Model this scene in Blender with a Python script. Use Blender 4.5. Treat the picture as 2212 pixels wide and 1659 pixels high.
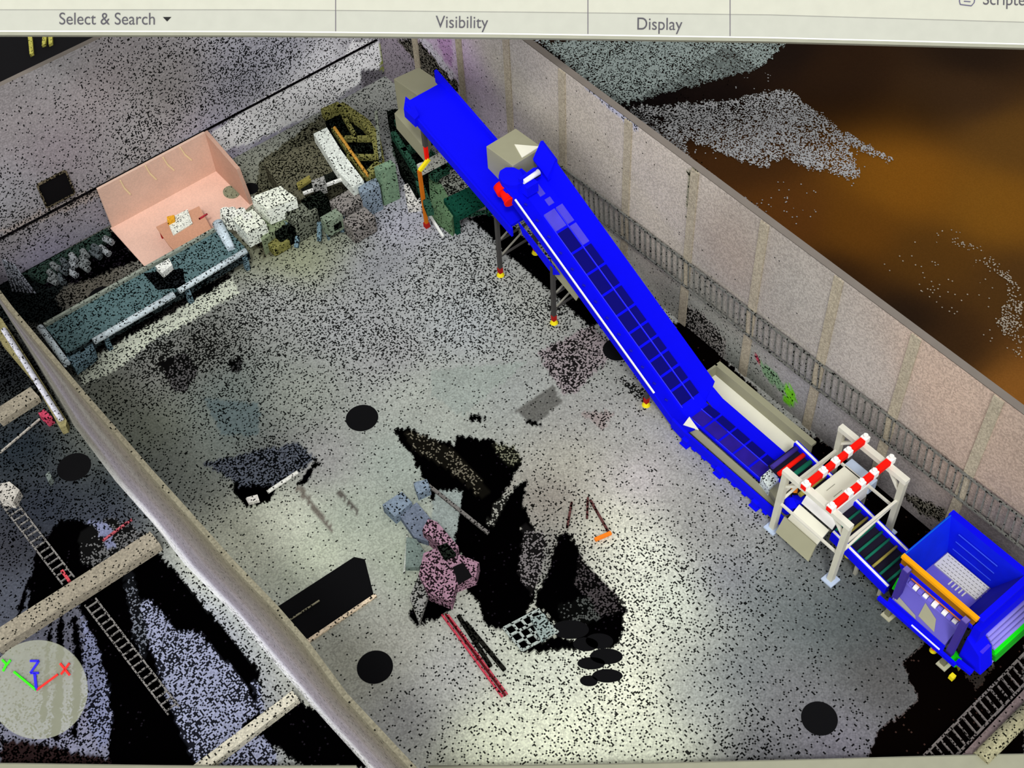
import bpy, bmesh, math, random
import numpy as np
from mathutils import Vector, Matrix
random.seed(7); rng = np.random.default_rng(7)
scn = bpy.context.scene
for o in list(bpy.data.objects): bpy.data.objects.remove(o)

# ---------------------------------------------------------------- camera
YAW, PITCH, ROLL = [math.radians(a) for a in (53.24, 52.45, 3.363)]
F, CX, CY, H = 2950., 1125.8, 835.8, 50.
fw = np.array([math.cos(YAW)*math.cos(PITCH), math.sin(YAW)*math.cos(PITCH), -math.sin(PITCH)])
rt = np.array([math.sin(YAW), -math.cos(YAW), 0.]); dn = np.cross(fw, rt)
rt2 = math.cos(ROLL)*rt + math.sin(ROLL)*dn; dn2 = -math.sin(ROLL)*rt + math.cos(ROLL)*dn
MC = np.array([rt2, dn2, fw]); CAM = -fw*H/math.sin(PITCH)
def ray(px, py): return MC.T @ np.array([(px-CX)/F, (py-CY)/F, 1.])
def G(px, py, v=0., ax=2):                      # where the sight line of a pixel meets z = v (or x = v, y = v)
    d = ray(px, py); return CAM + d*(v-CAM[ax])/d[ax]
def PX(p):                                      # Nx3 points -> pixels
    q = (np.asarray(p)-CAM) @ MC.T; return np.stack([CX+F*q[:,0]/q[:,2], CY+F*q[:,1]/q[:,2]], 1)
cd = bpy.data.cameras.new('camera'); co = bpy.data.objects.new('camera', cd); scn.collection.objects.link(co)
ROT = Matrix(((rt2[0], -dn2[0], -fw[0]), (rt2[1], -dn2[1], -fw[1]), (rt2[2], -dn2[2], -fw[2])))
co.matrix_world = Matrix.Translation(Vector(CAM)) @ ROT.to_4x4()
cd.sensor_fit = 'HORIZONTAL'; cd.sensor_width = 36; cd.lens = F/2212*36
cd.shift_x = -(CX-1106)/2212; cd.shift_y = (CY-829.5)/2212
cd.clip_end = 500; cd.clip_start = .5
scn.camera = co
# ---------------------------------------------------------------- world, lights, exposure
w = bpy.data.worlds.new('world'); scn.world = w; w.use_nodes = True
w.node_tree.nodes['Background'].inputs[0].default_value = (1, 1, 1, 1)
w.node_tree.nodes['Background'].inputs[1].default_value = .72
def sun(name, direction, strength, angle=10):
    l = bpy.data.lights.new(name, 'SUN'); l.energy = strength; l.angle = math.radians(angle)
    o = bpy.data.objects.new(name, l); scn.collection.objects.link(o)
    o.rotation_euler = Vector(direction).to_track_quat('-Z', 'Y').to_euler(); o.location = (0, 0, 40)
sun('sun', (fw[0]*.8, fw[1]*.8, fw[2]), 1.35)
sun('wall_fill', (.78, .5, -.38), 1.7, 75)  # added soft fill from low left to brighten the walls
vs = scn.view_settings; vs.view_transform = 'Standard'; vs.look = 'None'; vs.gamma = 1; vs.use_curve_mapping = False
vs.exposure = -0.07

# ---------------------------------------------------------------- materials
def lin(c): 
    c = np.asarray(c, float)/255
    return np.where(c <= .04045, c/12.92, ((c+.055)/1.055)**2.4)
_m = {}
def flat(name, rgb, rough=.9, jit=0.03, alpha=1.):
    if name in _m: return _m[name]
    m = bpy.data.materials.new(name); m.use_nodes = True; nt = m.node_tree; N = nt.nodes
    b = N['Principled BSDF']; b.inputs['Roughness'].default_value = rough
    b.inputs['Specular IOR Level'].default_value = .15 if rough > .5 else .4
    c = lin(rgb); no = N.new('ShaderNodeTexNoise'); no.inputs['Scale'].default_value = 1.7; no.inputs['Detail'].default_value = 3
    ge = N.new('ShaderNodeNewGeometry'); nt.links.new(ge.outputs['Position'], no.inputs['Vector'])
    mx = N.new('ShaderNodeMix'); mx.data_type = 'RGBA'
    mx.inputs[6].default_value = (*(c*(1-jit*3)), 1); mx.inputs[7].default_value = (*np.minimum(c*(1+jit*3), 1), 1)
    nt.links.new(no.outputs['Fac'], mx.inputs[0]); nt.links.new(mx.outputs[2], b.inputs['Base Color'])
    b.inputs['Alpha'].default_value = alpha
    _m[name] = m; return m
def scan(name, rgb=None, dens=.2, cell=.064, jit=.22, ng=.3, holes=False, dark=(8, 7, 9)):
    """laser-scanned skin: small square points, some missing. rgb None -> tone and dens from vertex attributes"""
    if name in _m: return _m[name]
    m = bpy.data.materials.new(name); m.use_nodes = True; nt = m.node_tree; N = nt.nodes; L = nt.links.new
    b = N['Principled BSDF']; b.inputs['Roughness'].default_value = 1; b.inputs['Specular IOR Level'].default_value = 0
    ge = N.new('ShaderNodeNewGeometry')
    def vm(op, a, k):
        v = N.new('ShaderNodeVectorMath'); v.operation = op; L(a, v.inputs[0])
        if k is not None: v.inputs[1].default_value = k
        return v.outputs[0]
    def mt(op, a, k, cl=False):
        v = N.new('ShaderNodeMath'); v.operation = op; v.use_clamp = cl
        for i, q in enumerate((a, k)):
            if isinstance(q, (int, float)): v.inputs[i].default_value = q
            else: L(q, v.inputs[i])
        return v.outputs[0]
    p = vm('ADD', ge.outputs['Position'], (.031, .047, .033)); p = vm('SCALE', p, None)
    p.node.inputs['Scale'].default_value = 1/cell
    p = vm('FLOOR', p, None)
    wn = N.new('ShaderNodeTexWhiteNoise'); L(p, wn.inputs['Vector'])
    wn2 = N.new('ShaderNodeTexWhiteNoise'); L(vm('ADD', p, (37.3, 11.1, 5.7)), wn2.inputs['Vector'])
    ns = N.new('ShaderNodeTexNoise'); ns.inputs['Scale'].default_value = .55; ns.inputs['Detail'].default_value = 5
    L(ge.outputs['Position'], ns.inputs['Vector'])
    if rgb is None:
        a = N.new('ShaderNodeAttribute'); a.attribute_name = 'tone'; col = a.outputs['Color']
        a2 = N.new('ShaderNodeAttribute'); a2.attribute_name = 'dens'; den = a2.outputs['Fac']
    else:
        r = N.new('ShaderNodeRGB'); r.outputs[0].default_value = (*lin(rgb), 1); col = r.outputs[0]; den = float(dens)
    # modulate density and tone by soft noise
    den = mt('MULTIPLY', den, mt('ADD', mt('MULTIPLY', ns.outputs['Fac'], 2.4), -.2))
    if rgb is None:                                   # full gaps stay full
        hard = mt('GREATER_THAN', a2.outputs['Fac'], .86); den = mt('MAXIMUM', den, mt('MULTIPLY', hard, .985))
    gain = mt('ADD', mt('ADD', 1-jit, mt('MULTIPLY', wn2.outputs['Value'], 2*jit)), mt('MULTIPLY', mt('SUBTRACT', ns.outputs['Fac'], .5), ng))
    sc = N.new('ShaderNodeVectorMath'); sc.operation = 'SCALE'; L(col, sc.inputs[0]); L(gain, sc.inputs['Scale'])
    mk = mt('LESS_THAN', wn.outputs['Value'], den)
    if holes:
        tr = N.new('ShaderNodeBsdfTransparent'); ms = N.new('ShaderNodeMixShader')
        L(sc.outputs[0], b.inputs['Base Color']); L(mk, ms.inputs[0]); L(b.outputs[0], ms.inputs[1]); L(tr.outputs[0], ms.inputs[2])
        L(ms.outputs[0], N['Material Output'].inputs['Surface'])
    else:
        mx = N.new('ShaderNodeMix'); mx.data_type = 'RGBA'; L(mk, mx.inputs[0]); L(sc.outputs[0], mx.inputs[6])
        dk_ = N.new('ShaderNodeVectorMath'); dk_.operation = 'SCALE'; L(col, dk_.inputs[0]); dk_.inputs['Scale'].default_value = .035; L(dk_.outputs[0], mx.inputs[7]); L(mx.outputs[2], b.inputs['Base Color'])
    _m[name] = m; return m
BLUE = flat('vivid_blue', (0, 0, 238), jit=.01); NAVY = flat('navy', (2, 0, 105), jit=.02); LAV = flat('lavender_mesh', (80, 72, 200), jit=.06)
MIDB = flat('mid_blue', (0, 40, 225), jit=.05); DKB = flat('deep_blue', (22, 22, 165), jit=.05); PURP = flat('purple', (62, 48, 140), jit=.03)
LILAC = flat('lilac', (115, 105, 205), jit=.05)
BEIGE = flat('beige', (154, 152, 126), jit=.02); CREAM = flat('cream', (236, 234, 214), jit=.02); WHITE = flat('white', (245, 245, 240), jit=.01)
PALEB = flat('pale_blue_white', (190, 205, 225)); RED = flat('red', (250, 20, 5), jit=.02); YEL = flat('yellow', (245, 225, 30)); ORA = flat('orange', (250, 165, 10))
BRN = flat('ochre_brown', (150, 95, 5)); GRN = flat('green', (10, 215, 15)); DGRN = flat('teal_green', (20, 110, 85)); OLV = flat('olive_gold', (160, 148, 70))
DGREY = flat('dark_grey', (70, 68, 66)); MGREY = flat('mid_grey', (150, 148, 135)); BLACK = flat('black', (6, 5, 7), jit=0); CHAR = flat('charcoal', (28, 24, 42))
YG = flat('dark_yellow', (165, 160, 20)); DRED = flat('dark_red', (170, 30, 25))
SCAN = scan('scanned_points'); SCANH = scan('scanned_points_with_gaps', holes=True)

# ---------------------------------------------------------------- mesh tools
class MB:
    def __init__(s): s.v = []; s.f = []
    def add(s, vs, fs):
        n = len(s.v); s.v += [tuple(map(float, p)) for p in vs]; s.f += [tuple(n+i for i in f) for f in fs]; return s
    def box(s, x0, x1, y0, y1, z0, z1):
        return s.hexa([(x0,y0,z0),(x1,y0,z0),(x1,y1,z0),(x0,y1,z0)], [(x0,y0,z1),(x1,y0,z1),(x1,y1,z1),(x0,y1,z1)])
    def hexa(s, lo, hi):
        n = len(lo); return s.add(list(lo)+list(hi), [tuple(range(n))[::-1], tuple(range(n, 2*n))]+[(i, (i+1)%n, n+(i+1)%n, n+i) for i in range(n)])
    def prism(s, pts, z0, z1): return s.hexa([(p[0], p[1], z0) for p in pts], [(p[0], p[1], z1) for p in pts])
    def bar(s, a, b, w, h=None, up=(0, 0, 1)):
        a = Vector(a); b = Vector(b); h = h or w; d = (b-a).normalized(); u = Vector(up)
        if abs(d.dot(u)) > .95: u = Vector((0, 1, 0))
        sx = d.cross(u).normalized(); sy = sx.cross(d).normalized()
        q = [(-1,-1), (1,-1), (1,1), (-1,1)]
        return s.hexa([a+sx*w/2*i+sy*h/2*j for i, j in q], [b+sx*w/2*i+sy*h/2*j for i, j in q])
    def tube(s, a, b, r, r2=None, n=14):
        a = Vector(a); b = Vector(b); d = (b-a).normalized(); u = Vector((0, 0, 1)) if abs(d.z) < .9 else Vector((1, 0, 0))
        sx = d.cross(u).normalized(); sy = sx.cross(d); r2 = r if r2 is None else r2
        c = [(math.cos(2*math.pi*k/n), math.sin(2*math.pi*k/n)) for k in range(n)]
        return s.hexa([a+sx*r*i+sy*r*j for i, j in c], [b+sx*r2*i+sy*r2*j for i, j in c])
    def sweep(s, path, sec):                       # path [(y,z)], sec closed [(x,dz)] extruded along the path
        n = len(sec); vs = [(x, y, z+dz) for (y, z) in path for (x, dz) in sec]; fs = []
        for k in range(len(path)-1):
            for i in range(n): fs.append((k*n+i, k*n+(i+1)%n, (k+1)*n+(i+1)%n, (k+1)*n+i))
        fs += [tuple(range(n))[::-1], tuple(range((len(path)-1)*n, len(path)*n))]
        return s.add(vs, fs)
    def sheet(s, quad, t=.06):                     # a plate given by its corners, with thickness
        q = [Vector(p) for p in quad]; n = (q[1]-q[0]).cross(q[-1]-q[0]).normalized()
        if n.z > 0 or (abs(n.z) < .05 and n.dot(Vector(fw)) < 0): n = -n
        return s.hexa([p+n*t for p in q], q)
    def build(s, name, mat, parent=None, smooth=False, bevel=0):
        me = bpy.data.meshes.new(name); me.from_pydata(s.v, [], s.f); me.update()
        bm = bmesh.new(); bm.from_mesh(me); bmesh.ops.recalc_face_normals(bm, faces=bm.faces)
        bm.to_mesh(me); bm.free()
        if smooth:
            for p in me.polygons: p.use_smooth = len(p.vertices) == 4
        me.materials.append(mat); o = bpy.data.objects.new(name, me); scn.collection.objects.link(o)
        if parent:
            o.parent = parent; o.location = -Vector(parent.location) if parent.type == 'EMPTY' else (0, 0, 0)
        else:
            c = sum((Vector(v) for v in s.v), Vector())/len(s.v); c.z = min(v[2] for v in s.v)
            me.transform(Matrix.Translation(-c)); o.location = c
        if bevel:
            b = o.modifiers.new('bevel', 'BEVEL'); b.width = bevel; b.segments = 2; b.limit_method = 'ANGLE'
        return o
def sub(mb, name, mat, part, **k):                 # a sub-part under a mesh part that sits at its parent's offset
    o = mb.build(name, mat, None, **k); c = o.location.copy()
    o.data.transform(Matrix.Translation(c)); o.location = (0, 0, 0); o.parent = part; return o
def tag(o, label=None, cat=None, group=None, kind=None):
    if label: o['label'] = label
    if cat: o['category'] = cat
    if group: o['group'] = group
    if kind: o['kind'] = kind
    return o
def thing(name, loc, label, cat, group=None):
    o = bpy.data.objects.new(name, None); scn.collection.objects.link(o); o.location = loc; o.empty_display_size = .3
    return tag(o, label, cat, group)
def struct(o): o['kind'] = 'structure'; return o
def copy_tree(o, parent=None):
    c = o.copy(); scn.collection.objects.link(c); c.parent = parent
    for ch in list(o.children): copy_tree(ch, c)
    return c
def gp(pts, z): return [G(a, b, z) for a, b in pts]
def prism_px(pts, z1, z0): return MB().prism(gp(pts, z1), z0, z1)

# ---------------------------------------------------------------- scanned surfaces (tone + point density per vertex)
def inpoly(p, poly):
    x, y = p[:, 0], p[:, 1]; r = np.zeros(len(p), bool); n = len(poly); j = n-1
    for i in range(n):
        xi, yi = poly[i]; xj, yj = poly[j]
        c = ((yi > y) != (yj > y)) & (x < (xj-xi)*(y-yi)/((yj-yi) or 1e-9)+xi); r ^= c; j = i
    return r
def surface(name, O, U, V, lu, lv, res, anchors, patches=(), mat=None, thick=None, power=3.6):
    O, U, V = map(lambda a: np.array(a, float), (O, U, V)); nu = int(lu/res)+1; nv = int(lv/res)+1
    uu, vv = np.meshgrid(np.linspace(0, lu, nu), np.linspace(0, lv, nv), indexing='ij')
    P = O+uu.reshape(-1, 1)*U+vv.reshape(-1, 1)*V
    px = PX(P); A = np.array([a[:2] for a in anchors], float)
    n = np.cross(U, V); ax = int(np.argmax(abs(n))); AW = np.array([G(a[0], a[1], O[ax], ax) for a in anchors])
    C = np.array([[*lin(a[2]), a[3]] for a in anchors])
    W = 1/(((P[:, None, :]-AW[None])**2).sum(2)+2.5)**(power/2)
    T = (W @ C)/W.sum(1, keepdims=True); T[:, 3] = T[:, 3]**1.2
    wob = rng.normal(0, 1.6, px.shape)
    for poly, c, d in patches:
        k = inpoly(px+wob, poly)
        if c is not None: T[k, :3] = lin(c)
        if d is not None: T[k, 3] = d
    idx = np.arange(nu*nv).reshape(nu, nv)
    Fc = np.stack([idx[:-1, :-1], idx[1:, :-1], idx[1:, 1:], idx[:-1, 1:]], -1).reshape(-1, 4)
    me = bpy.data.meshes.new(name); me.from_pydata((P-O).tolist(), [], Fc.tolist()); me.update()
    a = me.attributes.new('tone', 'FLOAT_COLOR', 'POINT'); a.data.foreach_set('color', np.hstack([T[:, :3], np.ones((len(T), 1))]).astype('f4').ravel())
    a = me.attributes.new('dens', 'FLOAT', 'POINT'); a.data.foreach_set('value', T[:, 3].astype('f4'))
    me.materials.append(mat or SCAN); o = bpy.data.objects.new(name, me); scn.collection.objects.link(o); o.location = O
    return struct(o)

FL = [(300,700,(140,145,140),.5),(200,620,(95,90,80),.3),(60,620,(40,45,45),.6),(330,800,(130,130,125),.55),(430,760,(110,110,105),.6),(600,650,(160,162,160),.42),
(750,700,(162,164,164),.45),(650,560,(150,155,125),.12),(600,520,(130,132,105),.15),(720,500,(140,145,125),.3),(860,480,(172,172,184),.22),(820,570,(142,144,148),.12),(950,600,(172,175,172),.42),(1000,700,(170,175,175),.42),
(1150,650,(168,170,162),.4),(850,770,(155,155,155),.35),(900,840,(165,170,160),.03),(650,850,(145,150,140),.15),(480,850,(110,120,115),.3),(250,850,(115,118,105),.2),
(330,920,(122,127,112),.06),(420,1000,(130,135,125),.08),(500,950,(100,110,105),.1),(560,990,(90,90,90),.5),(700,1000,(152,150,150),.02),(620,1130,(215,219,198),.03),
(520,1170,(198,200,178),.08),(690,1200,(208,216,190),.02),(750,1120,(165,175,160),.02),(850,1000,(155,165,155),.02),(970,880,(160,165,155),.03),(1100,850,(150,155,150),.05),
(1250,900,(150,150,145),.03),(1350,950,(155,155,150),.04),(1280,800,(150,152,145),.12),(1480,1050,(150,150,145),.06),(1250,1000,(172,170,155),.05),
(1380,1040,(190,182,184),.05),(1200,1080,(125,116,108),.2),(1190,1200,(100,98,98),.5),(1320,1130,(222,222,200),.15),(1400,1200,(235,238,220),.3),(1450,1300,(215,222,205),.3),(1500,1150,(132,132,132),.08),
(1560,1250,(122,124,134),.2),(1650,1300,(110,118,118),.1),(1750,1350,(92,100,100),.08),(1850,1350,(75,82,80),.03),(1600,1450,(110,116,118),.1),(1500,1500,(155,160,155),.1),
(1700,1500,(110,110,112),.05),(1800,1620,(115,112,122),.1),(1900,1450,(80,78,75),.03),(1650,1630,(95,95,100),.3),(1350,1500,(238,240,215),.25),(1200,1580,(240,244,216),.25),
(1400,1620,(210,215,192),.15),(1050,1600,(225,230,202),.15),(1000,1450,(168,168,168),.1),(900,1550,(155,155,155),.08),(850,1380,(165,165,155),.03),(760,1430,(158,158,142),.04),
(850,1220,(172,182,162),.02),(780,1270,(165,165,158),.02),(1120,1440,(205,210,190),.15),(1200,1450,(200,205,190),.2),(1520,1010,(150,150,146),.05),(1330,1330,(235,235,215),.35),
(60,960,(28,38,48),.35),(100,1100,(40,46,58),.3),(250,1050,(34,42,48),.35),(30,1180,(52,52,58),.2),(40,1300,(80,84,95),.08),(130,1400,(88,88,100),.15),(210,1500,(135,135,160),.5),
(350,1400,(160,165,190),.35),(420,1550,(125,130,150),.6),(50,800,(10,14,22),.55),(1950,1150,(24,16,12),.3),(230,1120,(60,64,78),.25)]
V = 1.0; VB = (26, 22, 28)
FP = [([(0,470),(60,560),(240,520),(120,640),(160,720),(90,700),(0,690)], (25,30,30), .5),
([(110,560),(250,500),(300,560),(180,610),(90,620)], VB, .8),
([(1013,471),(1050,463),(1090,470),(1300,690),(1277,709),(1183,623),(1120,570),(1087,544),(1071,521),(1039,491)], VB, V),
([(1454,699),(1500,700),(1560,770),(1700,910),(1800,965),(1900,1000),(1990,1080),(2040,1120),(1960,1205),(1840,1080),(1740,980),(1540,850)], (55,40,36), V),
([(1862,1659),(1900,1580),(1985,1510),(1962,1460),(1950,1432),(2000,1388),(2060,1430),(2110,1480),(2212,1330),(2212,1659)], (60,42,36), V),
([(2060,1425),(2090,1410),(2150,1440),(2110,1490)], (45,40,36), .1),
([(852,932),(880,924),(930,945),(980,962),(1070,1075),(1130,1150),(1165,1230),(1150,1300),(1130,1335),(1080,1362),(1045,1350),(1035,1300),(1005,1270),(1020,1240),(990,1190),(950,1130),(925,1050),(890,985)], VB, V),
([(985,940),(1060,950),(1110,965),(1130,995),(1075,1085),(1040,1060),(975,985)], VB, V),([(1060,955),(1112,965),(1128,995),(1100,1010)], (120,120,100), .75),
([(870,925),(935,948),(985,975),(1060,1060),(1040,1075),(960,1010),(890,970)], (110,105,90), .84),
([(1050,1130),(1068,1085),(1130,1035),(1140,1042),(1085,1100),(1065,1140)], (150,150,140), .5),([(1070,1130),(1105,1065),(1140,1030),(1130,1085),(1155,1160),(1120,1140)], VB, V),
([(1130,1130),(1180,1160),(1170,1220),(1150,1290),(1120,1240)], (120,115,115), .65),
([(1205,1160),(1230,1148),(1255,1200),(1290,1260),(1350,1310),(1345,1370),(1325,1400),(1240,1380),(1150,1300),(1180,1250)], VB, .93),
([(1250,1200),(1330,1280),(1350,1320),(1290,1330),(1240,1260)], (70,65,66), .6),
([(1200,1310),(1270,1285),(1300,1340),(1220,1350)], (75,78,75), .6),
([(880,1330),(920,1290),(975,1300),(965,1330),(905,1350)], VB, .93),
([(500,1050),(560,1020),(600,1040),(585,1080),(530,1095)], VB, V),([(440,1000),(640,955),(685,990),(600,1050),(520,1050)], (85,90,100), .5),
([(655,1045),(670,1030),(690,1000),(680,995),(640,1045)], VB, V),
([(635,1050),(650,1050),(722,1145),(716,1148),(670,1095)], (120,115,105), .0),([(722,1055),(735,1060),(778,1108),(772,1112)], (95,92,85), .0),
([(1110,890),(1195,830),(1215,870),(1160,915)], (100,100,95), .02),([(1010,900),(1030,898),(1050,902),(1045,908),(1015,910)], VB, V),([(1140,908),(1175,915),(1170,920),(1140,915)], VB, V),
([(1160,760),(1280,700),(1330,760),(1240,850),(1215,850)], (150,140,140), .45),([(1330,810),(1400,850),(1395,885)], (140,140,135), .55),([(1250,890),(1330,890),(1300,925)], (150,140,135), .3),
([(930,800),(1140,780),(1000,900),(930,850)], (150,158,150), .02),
([(440,860),(560,870),(560,940),(480,940)], (95,108,108), .15),([(345,780),(400,760),(430,800),(400,850),(370,840)], (90,88,88), .75),([(195,745),(380,650),(500,585),(500,602),(385,668),(205,768)], (40,38,36), .7),([(205,770),(500,602),(520,632),(400,700),(340,730),(250,800),(180,830),(170,800)], (212,217,198), .22),([(490,780),(520,775),(525,800),(500,805)], (60,60,60), .8),  # dark strip along the long table's front is its shadow, painted into the floor
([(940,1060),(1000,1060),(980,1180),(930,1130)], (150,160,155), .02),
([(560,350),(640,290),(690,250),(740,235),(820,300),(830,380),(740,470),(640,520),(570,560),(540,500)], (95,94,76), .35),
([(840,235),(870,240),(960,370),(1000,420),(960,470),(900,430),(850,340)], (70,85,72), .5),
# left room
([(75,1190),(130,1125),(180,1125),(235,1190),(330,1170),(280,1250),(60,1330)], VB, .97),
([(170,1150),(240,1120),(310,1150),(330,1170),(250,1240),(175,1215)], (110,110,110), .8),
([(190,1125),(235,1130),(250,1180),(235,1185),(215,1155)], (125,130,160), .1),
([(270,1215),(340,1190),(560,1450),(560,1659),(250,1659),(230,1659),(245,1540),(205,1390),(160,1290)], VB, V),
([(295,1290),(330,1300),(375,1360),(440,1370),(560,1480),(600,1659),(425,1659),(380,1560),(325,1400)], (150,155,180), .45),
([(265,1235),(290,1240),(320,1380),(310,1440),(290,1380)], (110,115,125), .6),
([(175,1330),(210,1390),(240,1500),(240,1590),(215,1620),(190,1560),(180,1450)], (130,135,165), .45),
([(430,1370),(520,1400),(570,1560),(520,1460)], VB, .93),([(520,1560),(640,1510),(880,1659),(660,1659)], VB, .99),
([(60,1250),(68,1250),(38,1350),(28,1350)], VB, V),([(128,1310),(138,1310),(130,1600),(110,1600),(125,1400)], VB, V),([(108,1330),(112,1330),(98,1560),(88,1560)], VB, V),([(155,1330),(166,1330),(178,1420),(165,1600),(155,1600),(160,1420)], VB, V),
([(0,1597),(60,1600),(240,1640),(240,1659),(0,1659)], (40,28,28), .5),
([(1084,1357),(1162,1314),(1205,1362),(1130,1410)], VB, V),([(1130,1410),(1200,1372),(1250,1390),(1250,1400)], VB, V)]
struct(MB().box(-70, 90, -70, 130, -.3, -.12).build('floor_base', BLACK))
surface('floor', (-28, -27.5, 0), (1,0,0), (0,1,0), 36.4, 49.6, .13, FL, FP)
struct(MB().box(8.5, 90, -40, 110, -.11, -.06).build('floor_outside_base', flat('dark_brown_ground', (30, 19, 12), jit=.05)))
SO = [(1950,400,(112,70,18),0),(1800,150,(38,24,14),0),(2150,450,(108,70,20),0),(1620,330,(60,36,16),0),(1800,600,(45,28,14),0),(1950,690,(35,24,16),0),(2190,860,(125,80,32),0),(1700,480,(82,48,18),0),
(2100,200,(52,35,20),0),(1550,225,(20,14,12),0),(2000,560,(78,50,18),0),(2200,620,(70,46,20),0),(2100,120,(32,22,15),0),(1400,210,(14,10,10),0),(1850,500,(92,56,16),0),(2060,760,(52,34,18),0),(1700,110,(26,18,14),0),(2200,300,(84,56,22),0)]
surface('floor_outside', (8.6, -24, -.05), (1,0,0), (0,1,0), 40, 72, .5, SO, mat=scan('soil_with_glow', None, jit=.06, ng=.0), power=4.5)  # orange reflection glow is painted into these ground tones

# right wall (far long side), its piers and the cable tray
RW = [(1000,200,(180,174,180),.03),(1100,150,(172,166,154),0),(1250,300,(182,173,160),.01),(1300,560,(178,180,171),.02),(1400,500,(188,178,166),0),(1600,560,(162,148,136),0),(1500,680,(140,140,132),.08),
(1600,800,(135,138,130),.1),(1700,700,(165,158,148),0),(1750,850,(150,148,148),0),(1850,800,(178,170,162),0),(2050,850,(188,165,148),0),(2100,1000,(175,155,140),0),(1900,1000,(135,130,128),0),
(2150,1150,(122,116,115),0),(940,230,(120,115,120),.15),(985,150,(200,175,205),.05),(1700,640,(165,160,152),0),(1450,330,(188,178,166),0),(2190,1000,(170,150,135),0)]
RP = [([(860,85),(900,85),(990,180),(985,280),(960,200),(900,140)], (110,105,95), .55),([(900,80),(915,78),(985,165),(975,170)], (200,195,205), .1),([(940,80),(975,80),(980,150),(960,130)], (175,140,180), .05),
([(1462,690),(1480,660),(1520,680),(1570,740),(1560,800),(1500,740)], (150,145,138), .6),([(1300,620),(1380,660),(1450,700),(1340,690)], (105,115,108), .03),
([(1700,830),(1720,850),(1715,880),(1690,868)], (110,190,40), .05),([(1640,780),(1670,800),(1700,840),(1690,850),(1650,810)], (120,150,115), .2),([(1625,765),(1645,775),(1640,782)], (170,60,80), .2),
([(1140,85),(1155,90),(1380,290),(1380,272)], (175,175,190), .2),([(1485,370),(1505,360),(1490,500),(1470,650),(1480,640)], (120,120,95), .35),
([(1940,1060),(2050,1100),(2040,1130),(1990,1110)], (110,105,92), .5)]
wr = surface('wall_right', (8.22, -24.5, 0), (0,1,0), (0,0,1), 60, 9.95, .16, RW, RP)
struct(MB().box(8.26, 8.6, -24.5, 35.5, -.1, 9.93).build('wall_right_core', flat('wall_core', (120, 112, 104))))
for i, y in enumerate((22.5, 18.6, 14.6, 10.7, 6.66, 2.2, -1.95, -6.0, -10.0, -13.9, -17.75, -21.7)):
    m = MB().box(8.15, 8.24, y-.36, y+.1, 0, 9.9)
    struct(m.build('trim_%d' % (i+1), scan('pier_olive', (166, 156, 136), .0)))
tr = MB()
def trz(y): return 4.15-(y-5)*.035
for k in range(110):
    y = 9.5-k*.36
    if y < -24: break
    z = trz(y); tr.bar((8.1, y, z-1.55), (8.1, y+.12, z-.05), .06, .05)
for off in (0, -1.6): tr.bar((8.1, 9.6, trz(9.6)+off), (8.1, -24.2, trz(-24.2)+off), .08, .09)
tag(tr.build('cable_tray', scan('tray_grey', (112, 112, 106), .12)), 'long grey ladder-like cable tray running along the tall right-hand wall', 'cable tray')
# left partition wall: outer foot line and top line bend slightly
fo = [(-60,560),(10,672),(75,778),(156,915),(250,1040),(330,1130),(400,1220),(500,1322),(600,1440),(700,1555),(790,1655),(900,1780)]
ti = [(-40,590),(20,670),(172,850),(235,922),(319,1020),(405,1115),(494,1215),(590,1315),(656,1391),(740,1505),(879,1654),(1000,1780)]
HT = 9.9
bot = [G(a, b, 0) for a, b in fo]; top = [G(a, b, HT) for a, b in ti]
nS = 14
def lerp(a, b, t): return a*(1-t)+b*t
cols = [(132,120,108),(150,142,138),(172,168,180),(150,142,142),(140,128,118),(128,116,104),(150,146,150),(158,150,150),(140,130,125),(125,116,108)]
rows = [[lerp(b, t, k/(nS-1)) for k in range(nS)] for b, t in zip(bot, top)]
fine = []
for i in range(len(rows)-1):
    for s in range(12):
        fine.append([lerp(rows[i][k], rows[i+1][k], s/12) for k in range(nS)])
fine.append(rows[-1]); n0 = len(fine)
vsx = [p for r in fine for p in r]; fcs = [(i*nS+k, (i+1)*nS+k, (i+1)*nS+k+1, i*nS+k+1) for i in range(n0-1) for k in range(nS-1)]
me = bpy.data.meshes.new('wall_left'); me.from_pydata([tuple(v) for v in vsx], [], fcs)
tn = []; ds = []
prof = [(245,245,248),(255,255,255),(238,236,244),(172,166,178),(158,150,158),(150,144,150),(155,148,152),(142,134,132),(138,132,128),(130,124,118),(125,118,110),(128,122,108),(120,114,98),(135,130,110)]  # near-white foot rows are a painted highlight along the wall
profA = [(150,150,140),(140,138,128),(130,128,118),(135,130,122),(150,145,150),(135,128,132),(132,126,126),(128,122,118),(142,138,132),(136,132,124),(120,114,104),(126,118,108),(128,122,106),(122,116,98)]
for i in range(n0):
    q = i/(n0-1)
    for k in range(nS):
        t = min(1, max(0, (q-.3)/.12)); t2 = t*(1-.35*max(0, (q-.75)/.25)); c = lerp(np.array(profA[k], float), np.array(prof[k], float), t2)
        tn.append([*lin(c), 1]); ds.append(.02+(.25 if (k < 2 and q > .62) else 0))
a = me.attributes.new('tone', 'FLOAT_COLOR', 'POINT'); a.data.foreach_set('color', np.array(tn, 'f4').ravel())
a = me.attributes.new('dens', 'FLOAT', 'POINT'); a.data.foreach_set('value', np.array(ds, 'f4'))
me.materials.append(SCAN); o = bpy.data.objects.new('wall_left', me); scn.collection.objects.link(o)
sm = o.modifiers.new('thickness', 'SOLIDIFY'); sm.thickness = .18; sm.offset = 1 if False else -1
struct(o)
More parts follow.
